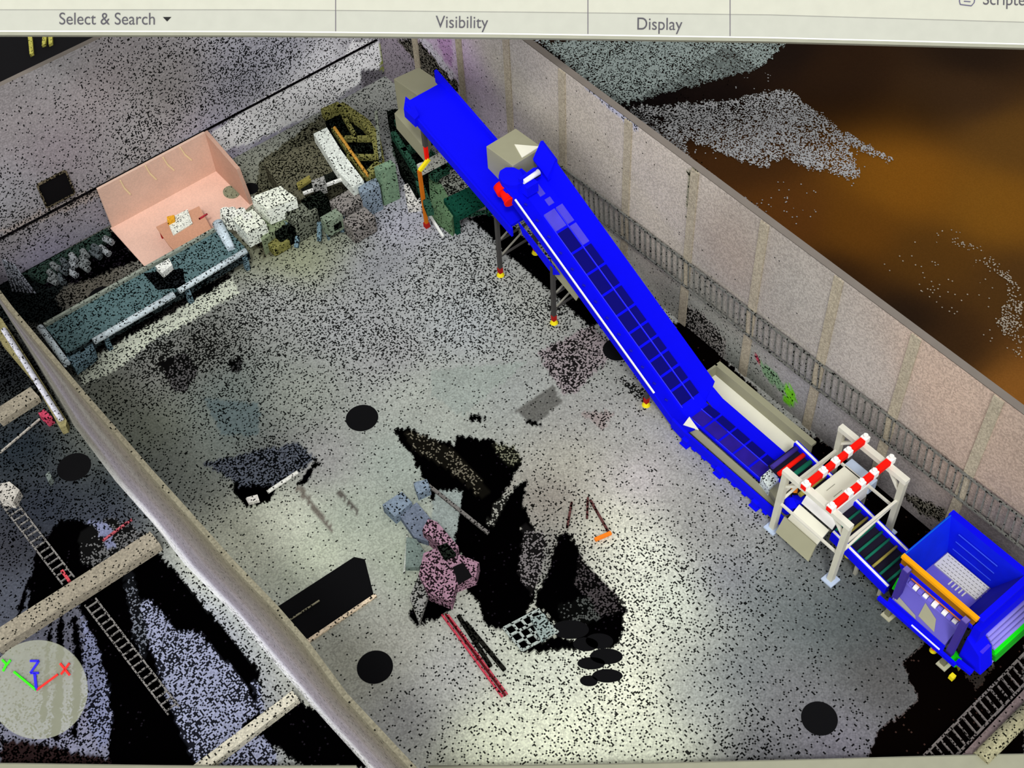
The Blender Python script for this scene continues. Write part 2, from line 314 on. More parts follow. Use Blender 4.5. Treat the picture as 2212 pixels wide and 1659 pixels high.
tag(prism_px([(0,685),(0,735),(70,818),(130,925),(142,920),(144,908),(66,785),(5,690)], .5, 0).build('kerb', scan('kerb_olive', (150, 142, 100), .03)), 'olive and white kerb with a rounded end beside the left wall foot', 'kerb')
tag(MB().tube(G(8,712,.66), G(132,906,.66), .13).build('pipe', scan('pipe_white', (205, 205, 215), .08)), 'white pipe lying along the olive kerb at the far left', 'pipe')

# back wall (upper left), window opening
BW = [(50,250,(152,145,146),.05),(200,200,(158,150,150),.15),(350,200,(158,154,152),.32),(550,150,(158,158,168),.42),(300,320,(165,163,163),.32),(120,330,(152,142,147),.05),(650,230,(250,250,250),.15),
(700,150,(242,242,245),.15),(550,270,(205,205,212),.28),(720,235,(160,160,172),.05),(100,540,(160,155,178),.05),(200,480,(150,148,160),.05),(30,440,(160,160,165),.25),(480,320,(180,172,195),.12),(800,130,(172,168,175),.1),(800,180,(140,136,145),.12),
(840,170,(105,100,105),.1),(50,490,(145,140,135),.35),(150,450,(150,145,145),.3),(620,290,(160,160,172),.1),(20,180,(145,140,140),.05),(120,140,(150,148,148),.05),(620,100,(170,170,180),.35)]
BP = [([(440,300),(560,215),(740,128),(760,88),(850,88),(815,150),(700,235),(560,300),(470,330)], (255,255,255), .17),([(520,345),(560,300),(700,240),(830,165),(825,200),(700,262),(560,335)], (165,162,180), .05),
([(822,90),(835,90),(832,160),(822,165)], (140,150,60), .1),([(845,120),(860,120),(860,190),(848,180)], (150,155,60), .1),([(780,150),(860,150),(860,240),(790,240)], (110,106,112), .15),([(835,100),(850,120),(845,170),(828,140)], (135,115,130), .05),
([(0,500),(20,505),(230,418),(437,300),(437,287),(200,405)], (165,155,150), .35)]
surface('wall_back', (-24, 22.05, 0), (1,0,0), (0,0,1), 32.2, 10.45, .16, BW, BP)
struct(MB().box(-24, 8.2, 22.09, 22.4, 0, 10.4).build('wall_back_core', flat('wall_core', (120, 112, 104))))
sm = MB(); sm.box(-24, 8.0, 21.98, 22.06, 2.6, 2.7); struct(sm.build('trim_20', scan('joint', (20, 18, 20), .3, jit=.4)))
wn = MB(); x0, x1, z0, z1 = -11.9, -10.45, 3.05, 4.5
for q in ((x0-.08,x0,z0,z1),(x1,x1+.08,z0,z1),(x0,x1,z1,z1+.08),(x0,x1,z0-.08,z0)): wn.box(q[0],q[1],21.95,22.08,q[2],q[3])
wo = struct(wn.build('window_1', scan('frame_ochre', (110, 100, 80), .4)))
pn_ = MB().box(x0-.02, x1+.02, 22.0, 22.04, z0-.02, z1+.02).build('pane', BLACK); pn_.location = pn_.location-wo.location; pn_.parent = wo

# ground patches beyond the right wall
PA = [(1160,88),(1640,88),(1700,92),(1660,130),(1640,148),(1350,224),(1320,218),(1300,215)]
PB = [(1345,232),(1560,215),(1690,195),(1712,200),(1760,240),(1830,290),(1935,345),(1925,352),(1830,310),(1860,375),(1850,385),(1760,370),(1690,340),(1650,365),(1560,330),(1480,300),(1500,362),(1420,300)]
PC = [(2020,490),(2070,510),(2130,540),(2212,620),(2212,800),(2150,700),(2180,610),(2110,570)]
def outpatch(name, poly, rgb, d_in, anch):
    w_ = np.array([G(a, b, .02) for a, b in poly]); x0, y0 = w_[:, :2].min(0); x1, y1 = w_[:, :2].max(0)
    o = surface(name, (x0, y0, .02), (1,0,0), (0,1,0), x1-x0, y1-y0, .2, [(a[0], a[1], rgb, 1.0) for a in anch], [(poly, rgb, d_in)], mat=SCANH)
    return o
outpatch('floor_patch', PA, (128, 138, 134), .28, [(1300,150),(1500,150)])
outpatch('floor_patch', PB, (150, 150, 150), .42, [(1500,250),(1800,350)])
outpatch('floor_patch', PC, (150, 140, 125), .84, [(2100,550),(2200,700)])
for e in ([(1140,85),(1162,85),(1380,285),(1520,370),(1500,372),(1370,290)], [(1640,485),(1660,470),(1640,450),(1515,365),(1500,372)], [(1860,650),(1900,670),(2212,900),(2212,930),(1980,750)]):
    outpatch('floor_patch', [(a+2, b-2) for a, b in e], (150, 155, 160), .6, [(e[0][0], e[0][1]), (e[2][0], e[2][1])])
for a, b, c, d, nm in ((60,78,72,118,'leftmost and longest'),(92,76,98,98,'middle'),(104,76,113,96,'rightmost')):
    q = [(a,b),(a+9,b),(c,d-4),(c-8,d)] 
    tag(prism_px(q, .06, -.12).build('yellow_stroke', scan('stroke', (170, 165, 80), .05)), 'small mustard stroke on the black at the top left, %s of three' % nm, 'mark', 'mustard strokes at the top left')

# ---------------------------------------------------------------- black scanner circles and pit
def disc(px, py, wpx, name='blind_spot', label='', z=.012, seg=40, yk=1.):
    c = G(px, py, 0); e = G(px+wpx/2, py, 0); r = np.linalg.norm(e-c)
    m = MB().prism([(c[0]+r*math.cos(t*2*math.pi/seg), c[1]+r*math.sin(t*2*math.pi/seg)) for t in range(seg)], -.05, z)
    return tag(m.build(name, flat('void_black', (4, 4, 6), jit=0)), label, 'floor hole', 'round black scanner blind spots')
for px, py, wp, lb in ((782,903,70,'round black scanner gap in the middle of the yard floor, above the dark machine'),(810,1441,78,'round black scanner gap on the floor beside the left wall, below the rectangular pit'),
 (1770,1552,79,'round black scanner gap at the lower right of the open floor'),(160,1009,72,'round black scanner gap in the dark room left of the long wall'),
 (1333,755,62,'round black scanner gap half hidden under the inclined blue conveyor'),(220,640,56,'round black scanner gap half hidden behind the long green table'),
 (540,408,36,'small round black gap beside the salmon booth and white crates'),(1965,1275,90,'dark round gap half hidden under the roller conveyor beside the hopper')):
    disc(px, py, wp, label=lb)
m = prism_px([(597,1312),(765,1203),(788,1208),(808,1288),(655,1388)], .012, -.05)
tag(m.build('floor_pit', flat('void_black', (4,4,6), jit=0)), 'large black rectangular pit in the pale floor beside the left wall', 'pit')
tag(MB().bar(G(657,1391,.05), G(812,1286,.05), .16, .1).build('pit_kerb', scan('kerb_cream', (235, 215, 185), .15)), 'cream speckled kerb along the lower edge of the black pit', 'kerb')
tag(MB().bar(G(620,1343,.05), G(690,1297,.05), .06, .05).build('rod', scan('rod_grey', (150, 145, 120), .3)), 'thin pale rod lying across the black pit', 'rod')
for px, py, a, b, lb in ((1232,1360,.75,.55,'topmost'),(1295,1385,.55,.45,'upper right'),(1265,1392,.5,.4,'upper middle'),(1310,1418,.65,.45,'right middle'),(1277,1433,.55,.35,'left middle'),(1312,1460,.6,.38,'lower right'),(1272,1471,.35,.3,'lowest')):
    c = G(px, py, 0)
    tag(MB().prism([(c[0]+a*math.cos(t*math.pi/12)*.8+b*math.sin(t*math.pi/12)*.35, c[1]-a*math.cos(t*math.pi/12)*.6+b*math.sin(t*math.pi/12)*.7) for t in range(24)], -.03, .012).build('blind_spot', flat('void_black', (4,4,6), jit=0)),
        'black oval gap on the floor right of the lattice pallet, %s of the cluster' % lb, 'floor hole', 'cluster of black oval gaps')

# ---------------------------------------------------------------- inclined blue conveyor
def zr(y): return 1.33+.527*(y+5.01)
YT, YB = 5.35, -6.35
cv = thing('inclined_conveyor', (4.8, -1, 0), 'long vivid blue inclined belt conveyor with dark grid bed, climbing to the beige chute', 'conveyor')
up = [(YT, zr(YT)), (YB, zr(YB))]; lowp = [(-6.35, .88), (-7.2, .72), (-13.0, .72)]
MB().sweep([(YT-.1, zr(YT-.1)), (YB, zr(YB)), (-7.2, .74)], [(3.6,0),(3.66,0),(4.38,-.36),(4.38,-.44),(3.66,-.14),(3.66,-.5),(3.6,-.5)]).build('near_side_plate', BLUE, cv)
MB().sweep(up, [(5.6,-.42),(5.66,-.42),(6.06,.84),(6.0,.84)]).build('far_side_wall', BLUE, cv)
MB().add([], []).sweep([(YB, zr(YB)+.1), (-7.0, .5), (-13.0, .42)], [(5.6,-.2),(5.66,-.2),(5.98,.42),(5.92,.42)]).build('far_side_wall', BLUE, cv)
bedp = [(YT, zr(YT)-.36), (-6.4, zr(-6.4)-.30), (-7.3, .38), (-13.0, .36)]
bed = MB().sweep(bedp, [(4.38,0),(5.62,0),(5.62,-.12),(4.38,-.12)]).build('bed', BLUE, cv)
MB().bar((3.62, 4.47, zr(4.47)+.05), (3.62, -5.01, zr(-5.01)+.05), .07, .07).build('white_rail', WHITE, cv)
# lower section near beam with bracket feet, beige strip
MB().sweep([(-6.3,.86),(-7.1,.72),(-13.3,.80)], [(3.5,0),(3.62,0),(3.62,-.62),(3.5,-.62)]).build('near_beam', BLUE, cv)
MB().sweep([(-7.0,.42),(-13.0,.42)], [(3.86,0),(4.22,0),(4.22,-.06),(3.86,-.06)]).build('walkway_strip', BEIGE, cv)
MB().sheet([(3.8,-6.75,.62),(4.32,-6.6,.62),(4.2,-7.35,.5)], .05).build('gusset', CREAM, cv)
for y in (-7.3, -9.4, -11.6):
    MB().box(3.36, 3.5, y-.16, y+.16, .0, .42).box(3.3, 3.56, y-.22, y+.22, 0, .08).build('foot_bracket', BLUE, cv)
for k in range(9): MB().box(3.44, 3.52, -7.8-k*.62-.12, -7.8-k*.62+.12, .1, .2).build('clip', BLUE, cv)
# grid: grating panels in the bed
def bedz(y):
    for (ya, za), (yb, zb) in zip(bedp[:-1], bedp[1:]):
        if yb <= y <= ya: return za+(zb-za)*(y-ya)/(yb-ya)
    return bedp[-1][1]
ys = [3.6, 2.65, 1.6, .55, -.5, -1.5, -2.35, -3.05, -3.75, -4.5, -5.2, -5.95]; ysl = [-6.5, -7.35, -8.3, -9.2, -10.15, -11.05, -11.9, -12.5]
def panel(xa, xb, ya, yb, mat):
    q = [(xa, ya), (xb, ya), (xb, yb), (xa, yb)]
    MB().hexa([(x, y, bedz(y)+.005) for x, y in q], [(x, y, bedz(y)+.03) for x, y in q]).build('grating_panel', mat, cv)
DOT = flat('dotted_blue', (60, 60, 250))
for L_ in (ys, ysl):
    for i in range(len(L_)-1):
        a, b = L_[i]-.06, L_[i+1]+.06
        low = L_ is ysl
        m1 = LAV if (not low and i == 0) else (flat('indigo_mesh', (40, 22, 140), jit=.12) if low else NAVY)
        panel(4.5, 5.13, a, b, m1); panel(5.22, 5.6, a, b, LAV if (not low and i < 2) else NAVY)
panel(4.9, 5.2, 4.75, 4.25, LAV); panel(4.98, 5.3, 4.05, 3.75, LAV)
for (ya, yb) in ((3.5, -6.0), (-6.5, -12.4)):
    for xx in (4.47, 5.18):
        MB().bar((xx, ya, bedz(ya)+.04), (xx, yb, bedz(yb)+.04), .03, .03).build('grating_divider', DOT, cv)
for k in range(14):
    y = 5.0-k*.8; MB().tube((3.92, y, zr(y)-.06), (3.98, y-.12, zr(y)-.12), .05, n=8).build('bolt', DKB, cv)
# lower blue skirt along the incline and bracket under the head
MB().sheet([(3.58, 4.3, 5.1), (3.58, 1.4, 3.9), (3.58, 1.9, 3.5), (3.58, 4.0, 4.5)], .05).build('skirt_plate', BLUE, cv)
MB().sheet([(3.7, 2.1, 4.2), (3.7, .2, 3.4), (3.7, .4, 2.9), (3.7, 1.9, 3.4)], .05).build('chute_plate', BEIGE, cv)
MB().box(3.55, 6.05, YT-.35, YT, zr(YT)-.8, zr(YT)-.3).build('head_frame', BLUE, cv)
MB().sweep([(YT+.1, zr(YT)), (YT-.9, zr(YT-.9))], [(5.55,0),(6.12,.1),(6.12,.95),(5.98,1.0),(5.5,.2)]).build('head_guard', BLUE, cv)
a_, b_ = G(1130,392,6.9), G(1164,371,6.9)
MB().tube(a_, b_, .14).build('head_roller', WHITE, cv, smooth=True)
MB().bar(G(1122,392,7.0), G(1156,368,7.0), .12, .3).build('roller_guard', BLUE, cv)
MB().bar(G(1125,398,6.7), G(1166,376,6.7), .16, .1).build('roller_gap', CHAR, cv)
gb = MB(); c = G(1105, 390, 6.6); gb.prism([(c[0]+.55*math.cos(t*math.pi/5), c[1]+.65*math.sin(t*math.pi/5)) for t in range(10)], 6.1, 6.9)
gbx = gb.build('gearbox', BLUE, cv, bevel=.05)
MB().box(c[0]+.1, c[0]+.75, c[1]-1.0, c[1]+.2, 6.2, 6.75).build('bearing_block', BLUE, cv)
mt_ = MB(); p1 = G(1081, 400, 6.3); p2 = G(1101, 434, 6.1); mt_.tube(p1, lerp(p1, p2, .45), .36); mt_.tube(lerp(p1, p2, .4), p2, .26); mt_.tube(p2, p2+(p2-p1)*.1, .3)
mt_.build('motor', RED, cv, smooth=True); tag(cv.children[-1], 'bright red drive motor')
# conveyor supports: trestles of their own
def trestle(y, ztop, lb, z_b):
    t = thing('support_trestle', (4.8, y, 0), lb, 'conveyor support', 'trestles under the inclined conveyor')
    for x in (3.65, 5.9):
        l = MB().box(x-.09, x+.09, y-.09, y+.09, .55, ztop-.1).build('leg', DGREY, t)
        MB().box(x-.1, x+.1, y-.1, y+.1, .2, .55).build('red_sleeve', DRED, t); MB().tube((x, y, 0), (x, y, .2), .2, .12).build('foot', YEL, t)
    for i, z in enumerate(z_b):
        MB().bar((3.7, y, z), (5.85, y, z), .09).build('cross_brace', DGREY, t)
        if i < len(z_b)-1: MB().bar((3.7, y, z), (5.85, y, z_b[i+1]), .07).build('diagonal_brace', MGREY, t)
    MB().bar((3.7, y-.05, ztop-.15), (5.85, y-.05, ztop-.15), .14).build('head_beam', DGREY, t)
    return t
trestle(6.04, 5.2, 'tall dark trestle at the upper end of the blue conveyor, with red and yellow foot', (1.3, 2.4, 3.5))
trestle(1.96, 4.1, 'dark trestle halfway up the blue conveyor, with red and yellow foot', (1.0, 2.0, 3.0))
trestle(-4.53, 1.0, 'short trestle near the bend of the blue conveyor, with red and yellow foot', (.7,))
# ---------------------------------------------------------------- chutes
ch = thing('transfer_chute', (5, 6.8, 4.4), 'beige hexagonal-looking box chute between the two blue conveyors', 'chute')
def boxchute(root, pl, pt, pr_, ztop, h, mat, nm='casing'):
    A, B, C_ = G(*pl, ztop), G(*pt, ztop), G(*pr_, ztop); D = A+(C_-B)
    MB().prism([A, B, C_, D], ztop-h, ztop).build(nm, mat, root, bevel=.03); return A, B, C_, D
A, B, C_, D = boxchute(ch, (1050,316), (1114,277), (1172,318), 7.0, 1.9, BEIGE)
MB().prism([lerp(D, C_, .35)+np.array([0,.1,0]), lerp(D, C_, .95)+np.array([0,.1,0]), lerp(D, B, .55)], 7.0, 7.04).build('lid', CREAM, ch)
ch2 = thing('head_chute', (4, 13, 3.5), 'beige box chute at the top end of the far blue conveyor', 'chute')
boxchute(ch2, (850,170), (905,145), (957,180), 6.3, 3.0, BEIGE)
MB().prism(gp([(852,245),(872,225),(928,285),(915,318)], 4.6), 3.6, 4.6).build('lower_casing', BEIGE, ch2)
# upper blue conveyor
uc = thing('feed_conveyor', (4.4, 9, 0), 'plain vivid blue conveyor at the top, running into the beige head chute', 'conveyor')
def uz(y): return 5.2+(y-6)*.3
MB().sweep([(4.6, uz(4.6)), (12.35, uz(12.35))], [(3.35,0),(5.5,0),(5.5,-.15),(3.35,-.15)]).build('belt', BLUE, uc)
MB().sweep([(4.4, uz(4.4)), (12.2, uz(12.2))], [(3.25,.05),(3.35,.05),(3.35,-.45),(3.25,-.45)]).build('side_frame', BLUE, uc)
MB().sweep([(6.9, uz(6.9)), (12.75, uz(12.75))], [(5.45,.4),(5.6,.4),(5.6,-.3),(5.45,-.3)]).build('side_frame', BLUE, uc)
MB().prism(gp([(872,235),(876,208),(893,222),(905,248),(896,258)], uz(12)), uz(12)-.5, uz(12)).build('drive_unit', BLUE, uc)
for (fx, fy, lb, mt1) in ((2.9, 11.09, 'orange and dark support post under the far blue conveyor, with red foot', ORA),):
    t = thing('support_post', (fx, fy, 0), lb, 'post')
    MB().bar((fx, fy, .3), (fx-.02, fy, 3.9), .16).build('lower_leg', flat('burnt_orange', (205, 110, 15)), t); MB().box(fx-.12, fx+.12, fy-.12, fy+.12, 0, .3).build('foot', DRED, t)
    MB().bar((fx, fy, 3.9), (fx+.55, fy-.1, 4.4), .16).build('yellow_elbow', YEL, t)
    MB().bar((fx+.5, fy, 4.3), (fx+.5, fy, 5.3), .16).build('red_sleeve', RED, t)
    MB().bar((fx+.5, fy, 5.2), (fx+.5, fy, 6.4), .2).build('upper_leg', DGREY, t)
for a, b, z, lb in (((1042,405),(1078,466),4.6,'white diagonal rod beside the red-collared post under the blue conveyors'),((924,458),(957,511),.3,'white diagonal rod on the floor below the orange post')):
    tag(MB().bar(G(*a, z), G(*b, z-.25), .12).build('diagonal_rod', WHITE), lb, 'rod')

# ---------------------------------------------------------------- long tray beside the lower conveyor
ty = thing('long_tray', (6.6, -8.4, 0), 'long cream tray with beige walls beside the lower blue conveyor', 'tray')
MB().box(6.02, 7.0, -11.4, -5.55, .3, .4).build('tray_floor', CREAM, ty); MB().box(6.98, 7.08, -11.4, -5.45, .1, 1.05).build('side_wall', BEIGE, ty)
MB().box(6.0, 7.08, -5.55, -5.45, .1, 1.05).build('end_wall', BEIGE, ty); MB().box(7.08, 7.3, -11.4, -5.45, .9, 1.05).build('rim', BEIGE, ty)
for x, y in ((6.1,-6),(7.1,-6),(6.1,-11),(7.1,-11)): MB().box(x-.05, x+.05, y-.05, y+.05, 0, .12).build('leg', MGREY, ty)

# ---------------------------------------------------------------- roller conveyor
rc = thing('roller_conveyor', (5.2, -15, 0), 'roller conveyor with blue side rails and green rungs between gantry and hopper', 'conveyor')
def rz_(y): return 1.45+(y+15.2)*.14
MB().sweep([(-11.2, rz_(-11.2)-.25), (-18.15, rz_(-18.15)-.25)], [(4.4,0),(5.98,0),(5.98,-.06),(4.4,-.06)]).build('bed', CHAR, rc)
for x, ya in ((4.25, -15.1), (6.05, -11.2)):
    MB().sweep([(ya, rz_(ya)), (-18.15, rz_(-18.15))], [(x-.12,0),(x+.12,0),(x+.12,-.5),(x-.12,-.5)]).build('side_rail', BLUE, rc)
    MB().sweep([(ya, rz_(ya)+.05), (-18.15, rz_(-18.15)+.05)], [(x-.045,0),(x+.045,0),(x+.045,-.05),(x-.045,-.05)]).build('wear_strip', WHITE, rc)
for k in range(17):
    y = -11.4-k*.41
    if -14.8 < y < -13.2: continue
    mm = {0: PURP, 1: RED, 2: DGRN, 3: CREAM, 4: OLV}.get(k, OLV if k in (10, 14) else DGRN)
    MB().tube((4.42, y, rz_(y)-.12), (5.93, y, rz_(y)-.12), .06 if k > 4 else .11, n=10).build('roller', mm, rc, smooth=True)
MB().prism(gp([(1928,1268),(1940,1248),(1948,1256),(1938,1275)], 1.45), 1.3, 1.45).build('green_block', GRN, rc)
for y in (-16.6, -17.9):
    for x in (4.25, 6.05): MB().box(x-.07, x+.07, y-.07, y+.07, 0, rz_(y)-.45).build('leg', MGREY, rc)
# ---------------------------------------------------------------- gantry frame
gx0, gx1, gy0, gy1, gz = 3.45, 6.72, -16.14, -12.85, 4.05
ga = thing('gantry_frame', (5.1, -14.5, 0), 'white steel gantry frame straddling the roller conveyor', 'gantry')
LG = flat('gantry_white', (222, 220, 205), jit=.05)
for x in (gx0, gx1):
    MB().bar((x, gy1+.15, gz), (x, gy0-.15, gz), .26, .26).build('top_beam', LG, ga)
    for y in (gy0, gy1):
        xf = x-.18 if x == gx0 else x+.05
        lg = MB().hexa([(xf-.12,y-.12,.08),(xf+.12,y-.12,.08),(xf+.12,y+.12,.08),(xf-.12,y+.12,.08)], [(x-.13,y-.13,gz-.1),(x+.13,y-.13,gz-.1),(x+.13,y+.13,gz-.1),(x-.13,y+.13,gz-.1)]).build('leg', flat('leg_white', (200, 198, 180), jit=.04), ga)
        MB().box(xf-.28, xf+.28, y-.28, y+.28, 0, .08).build('base_plate', PALEB, ga)
        MB().bar((x, y, gz-1.0), (x, y+(.75 if y == gy0 else -.75), gz-.12), .12).build('knee_brace', LG, ga)
    MB().bar((x-(.1 if x == gx0 else 0), gy0, 1.95), (x-(.1 if x == gx0 else 0), gy1, 1.95), .1).build('side_rail', LG, ga)
for y in (gy0, gy1):
    MB().bar((gx0, y, 2.6), (gx1, y, 2.6), .12).build('tie_bar', LG, ga); MB().bar((gx0, y, 1.95), (gx1, y, 2.55), .09).build('tie_bar', CREAM, ga)
for y, lb in ((-13.87, 'nearer the long tray'), (-15.23, 'nearer the hopper')):
    c_ = thing('crane_beam', (5.1, y, gz+.13), 'bright red crossbeam with white clamps on the gantry, the one %s' % lb, 'beam', 'red crossbeams on the gantry')
    MB().box(3.25, 6.95, y-.13, y+.13, gz+.13, gz+.38).build('beam', RED, c_)
    for k, x in enumerate((3.4, 4.38, 5.1, 5.85, 6.85)):
        MB().box(x-.13, x+.13, y-.15, y+.15, gz+.12, gz+.44).tube((x, y, gz+.44), (x, y, gz+.56), .1, n=10).build('clamp', WHITE, c_)
# feeder (cream boxes) under the gantry
fe = thing('vibrating_feeder', (5.3, -14.2, 0), 'cream boxed feeder with pale blue end under the gantry', 'feeder')
MB().box(4.85, 6.75, -14.62, -13.38, 1.5, 2.0).build('pan', CREAM, fe, bevel=.03); MB().box(6.75, 7.25, -14.75, -13.3, 1.3, 1.95).build('end_box', PALEB, fe, bevel=.03)
MB().box(4.85, 6.75, -14.7, -14.62, 1.1, 2.05).build('flange', WHITE, fe)
for y in (-13.75, -14.15): MB().box(5.2, 5.7, y-.01, y+.01, 2.0, 2.02).build('seam', MGREY, fe)
MB().sheet([(4.9,-13.2,1.95),(4.9,-14.9,1.95),(4.2,-15.05,1.6),(4.2,-13.35,1.6)], .08).build('apron', WHITE, fe)
MB().sheet([(4.15,-13.3,1.5),(4.15,-14.95,1.5),(3.45,-14.95,.95),(3.45,-13.3,.95)], .08).build('discharge_chute', CREAM, fe)
MB().sheet([(3.4,-13.2,1.2),(3.4,-15.0,1.2),(2.95,-15.1,.5),(2.95,-13.25,.5)], .08).build('lower_chute', BEIGE, fe)
for x, y in ((5,-13.5),(7,-13.5),(5,-14.5),(7,-14.5),(3.5,-13.4),(3.5,-14.8)): MB().box(x-.06, x+.06, y-.06, y+.06, 0, 1.5 if x > 4 else .8).build('leg', MGREY, fe)
# tail drive at end of lower conveyor
td = thing('tail_unit', (4, -12.9, 0), 'pale control box with beige casing at the tail of the blue conveyor', 'tail drive')
MB().prism(gp([(1643,1030),(1668,1008),(1688,1030),(1662,1055)], 1.0), .35, 1.0).build('control_box', scan('speckled_white', (225, 235, 230), .15, cell=.06), td, bevel=.02)
MB().prism(gp([(1660,1055),(1688,1034),(1712,1060),(1680,1085)], .8), .1, .8).build('casing', BEIGE, td)
MB().prism(gp([(1675,1018),(1690,1008),(1702,1035),(1694,1045)], 1.15), .4, 1.15).build('blue_guard', BLUE, td)
MB().tube(G(1676,1006,1.3), G(1680,1000,1.5), .14).build('sensor', PALEB, td); MB().bar(G(1682,1010,1.2), G(1698,1028,1.2), .14).build('sensor_arm', DGREY, td)
fl = thing('gear_drive', (3.5, -13.9, 0), 'blue gear drive with black and orange shaft beside the near gantry leg', 'drive')
MB().tube(G(1712,1072,1.3), G(1714,1095,1.0), .32, .4).build('left_hub', BLUE, fl); MB().tube(G(1728,1078,1.3), G(1730,1070,1.5), .36).build('right_hub', BLUE, fl)
MB().tube(G(1700,1095,.9), G(1706,1100,.8), .3).build('lower_hub', BLUE, fl)
MB().tube(G(1716,1062,1.6), G(1710,1092,.9), .11).build('shaft', BLACK, fl); MB().tube(G(1716,1056,1.7), G(1716,1062,1.55), .14).build('orange_cap', flat('cap_orange', (245, 140, 30)), fl)
MB().tube(G(1712,1076,1.2), G(1712,1082,1.1), .17).build('red_ring', RED, fl)
# ---------------------------------------------------------------- hopper
hp = thing('feed_hopper', (5.7, -20.1, 0), 'large vivid blue open hopper with a cream slatted belt in its bottom', 'hopper')
rx0, rx1, ry0, ry1, rz = 4.4, 7.15, -21.82, -18.28, 3.5
fx0, fx1, fy0, fy1, fz = 5.0, 7.0, -20.95, -18.75, 1.5
def wallp(a, b, c, d, mat, nm='side_panel', t=.08): return MB().sheet([a, b, c, d], t).build(nm, mat, hp)
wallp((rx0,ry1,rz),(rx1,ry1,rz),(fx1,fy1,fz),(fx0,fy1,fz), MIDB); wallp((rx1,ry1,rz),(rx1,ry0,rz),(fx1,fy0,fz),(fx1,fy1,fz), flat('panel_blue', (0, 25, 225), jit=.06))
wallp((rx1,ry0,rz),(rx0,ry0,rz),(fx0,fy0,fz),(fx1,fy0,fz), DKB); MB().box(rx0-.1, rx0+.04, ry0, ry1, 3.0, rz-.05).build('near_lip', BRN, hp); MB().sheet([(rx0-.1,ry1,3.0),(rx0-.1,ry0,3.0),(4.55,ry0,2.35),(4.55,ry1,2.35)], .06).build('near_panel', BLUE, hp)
MB().box(rx1, rx1+.28, ry0-.1, ry1+.12, rz-.12, rz+.02).build('rim', BLUE, hp); MB().box(rx0, rx1+.28, ry0-.26, ry0, rz-.12, rz+.02).build('rim', BLUE, hp)
MB().box(rx0, rx1, ry1, ry1+.04, rz-.06, rz+.02).build('rim', flat('edge_blue', (0, 100, 220)), hp)
MB().box(rx0-.14, rx0+.04, ry0-.08, ry1+.05, rz-.1, rz+.06).build('orange_rail', ORA, hp)
MB().box(fx0, fx1, fy0, fy1, fz-.1, fz-.02).build('floor_plate', LILAC, hp)
bt = MB().box(6.12, 6.95, fy0+.05, fy1-.05, fz-.02, fz+.05).build('slatted_belt', CREAM, hp)
g = MB()
for i in range(5):
    for j in range(13):
        x = 6.2+i*.165; y = fy1-.15-j*.16-(i % 2)*.08
        g.box(x-.015, x+.015, y-.1, y, fz+.05, fz+.056)
sub(g, 'slot', MGREY, bt)
g = MB()
for j in range(5): g.box(5.85, 6.1, -19.75-j*.17-.03, -19.75-j*.17+.03, fz-.02, fz+.02)
g.build('finger_guide', CREAM, hp)
for k in range(3): MB().bar((7.0+.02-.0, -18.9, 1.9+k*.55), (7.02, -20.8, 1.9+k*.55), .03, .03).build('stiffener', flat('pale_blue_line', (60, 90, 235)), hp)
# lower near-side machinery of the hopper
MB().box(4.3, 4.9, -21.4, -18.65, 1.2, 2.1).build('side_casing', LILAC, hp, bevel=.04); MB().hexa([(3.75,-21.35,1.0),(4.35,-21.35,1.0),(4.35,-18.7,1.0),(3.75,-18.7,1.0)], [(3.75,-21.35,1.3),(4.35,-21.35,1.95),(4.35,-18.7,1.95),(3.75,-18.7,1.3)]).build('sloped_cover', flat('dusk_lilac', (98, 90, 180)), hp)
MB().box(3.7, 3.76, -21.4, -18.6, 1.0, 1.35).build('lower_frame', BLUE, hp); MB().box(3.56, 3.7, -22.1, -18.2, .86, 1.05).build('lower_frame', BLUE, hp)
q = [(3.9,-19.9),(4.3,-19.8),(4.15,-20.5),(3.85,-20.75)]; MB().hexa([(x, y, 1.3+(x-3.75)*1.083+.005) for x, y in q], [(x, y, 1.3+(x-3.75)*1.083+.03) for x, y in q]).build('inspection_plate', BEIGE, hp)
MB().hexa([(x, y, 1.3+(x-3.75)*1.083+.005) for x, y in [(3.8,-18.8),(3.95,-18.8),(3.85,-19.8),(3.78,-19.9)]], [(x, y, 1.3+(x-3.75)*1.083+.03) for x, y in [(3.8,-18.8),(3.95,-18.8),(3.85,-19.8),(3.78,-19.9)]]).build('grey_strip', MGREY, hp)
for k in range(11):
    y = -18.85-k*.24; MB().tube((4.42, y, 2.15), (4.42, y-.2, 2.15), .1+.03*(k % 3), n=10).build('chain_link', WHITE if k % 2 else LILAC, hp)
MB().tube((4.55,-18.85,2.38),(4.55,-21.5,2.38), .11).build('orange_shaft', flat('shaft_orange', (235, 120, 40), jit=.15), hp)
MB().bar((3.62,-19.9,1.07),(3.62,-21.3,1.07), .05).build('white_strip', WHITE, hp)
for y in (-18.75, -21.6):
    MB().hexa([(3.95-.13,y-.13,.7),(3.95+.13,y-.13,.7),(3.95+.13,y+.13,.7),(3.95-.13,y+.13,.7)], [(4.0-.13,y-.13,3.45),(4.13,y-.13,3.45),(4.13,y+.13,3.45),(3.87,y+.13,3.45)]).build('corner_post', PURP, hp)
    MB().box(3.72, 4.0, y-.11, y+.11, .06, .75).build('post_foot', flat('post_grey', (120, 118, 95)), hp); MB().box(3.6, 4.15, y-.25, y+.2, 0, .07).build('base_plate', flat('plate_grey', (185, 182, 155)), hp)
    MB().box(3.9, 4.12, y-.12, y+.12, 3.45, 3.5).build('post_cap', flat('cap_violet', (110, 95, 175)), hp)
MB().box(7.0, 7.3, -21.6, -21.3, .0, 1.4).build('rear_leg', DGREY, hp); MB().box(7.0, 7.3, -18.9, -18.6, .0, 1.4).build('rear_leg', DGREY, hp)
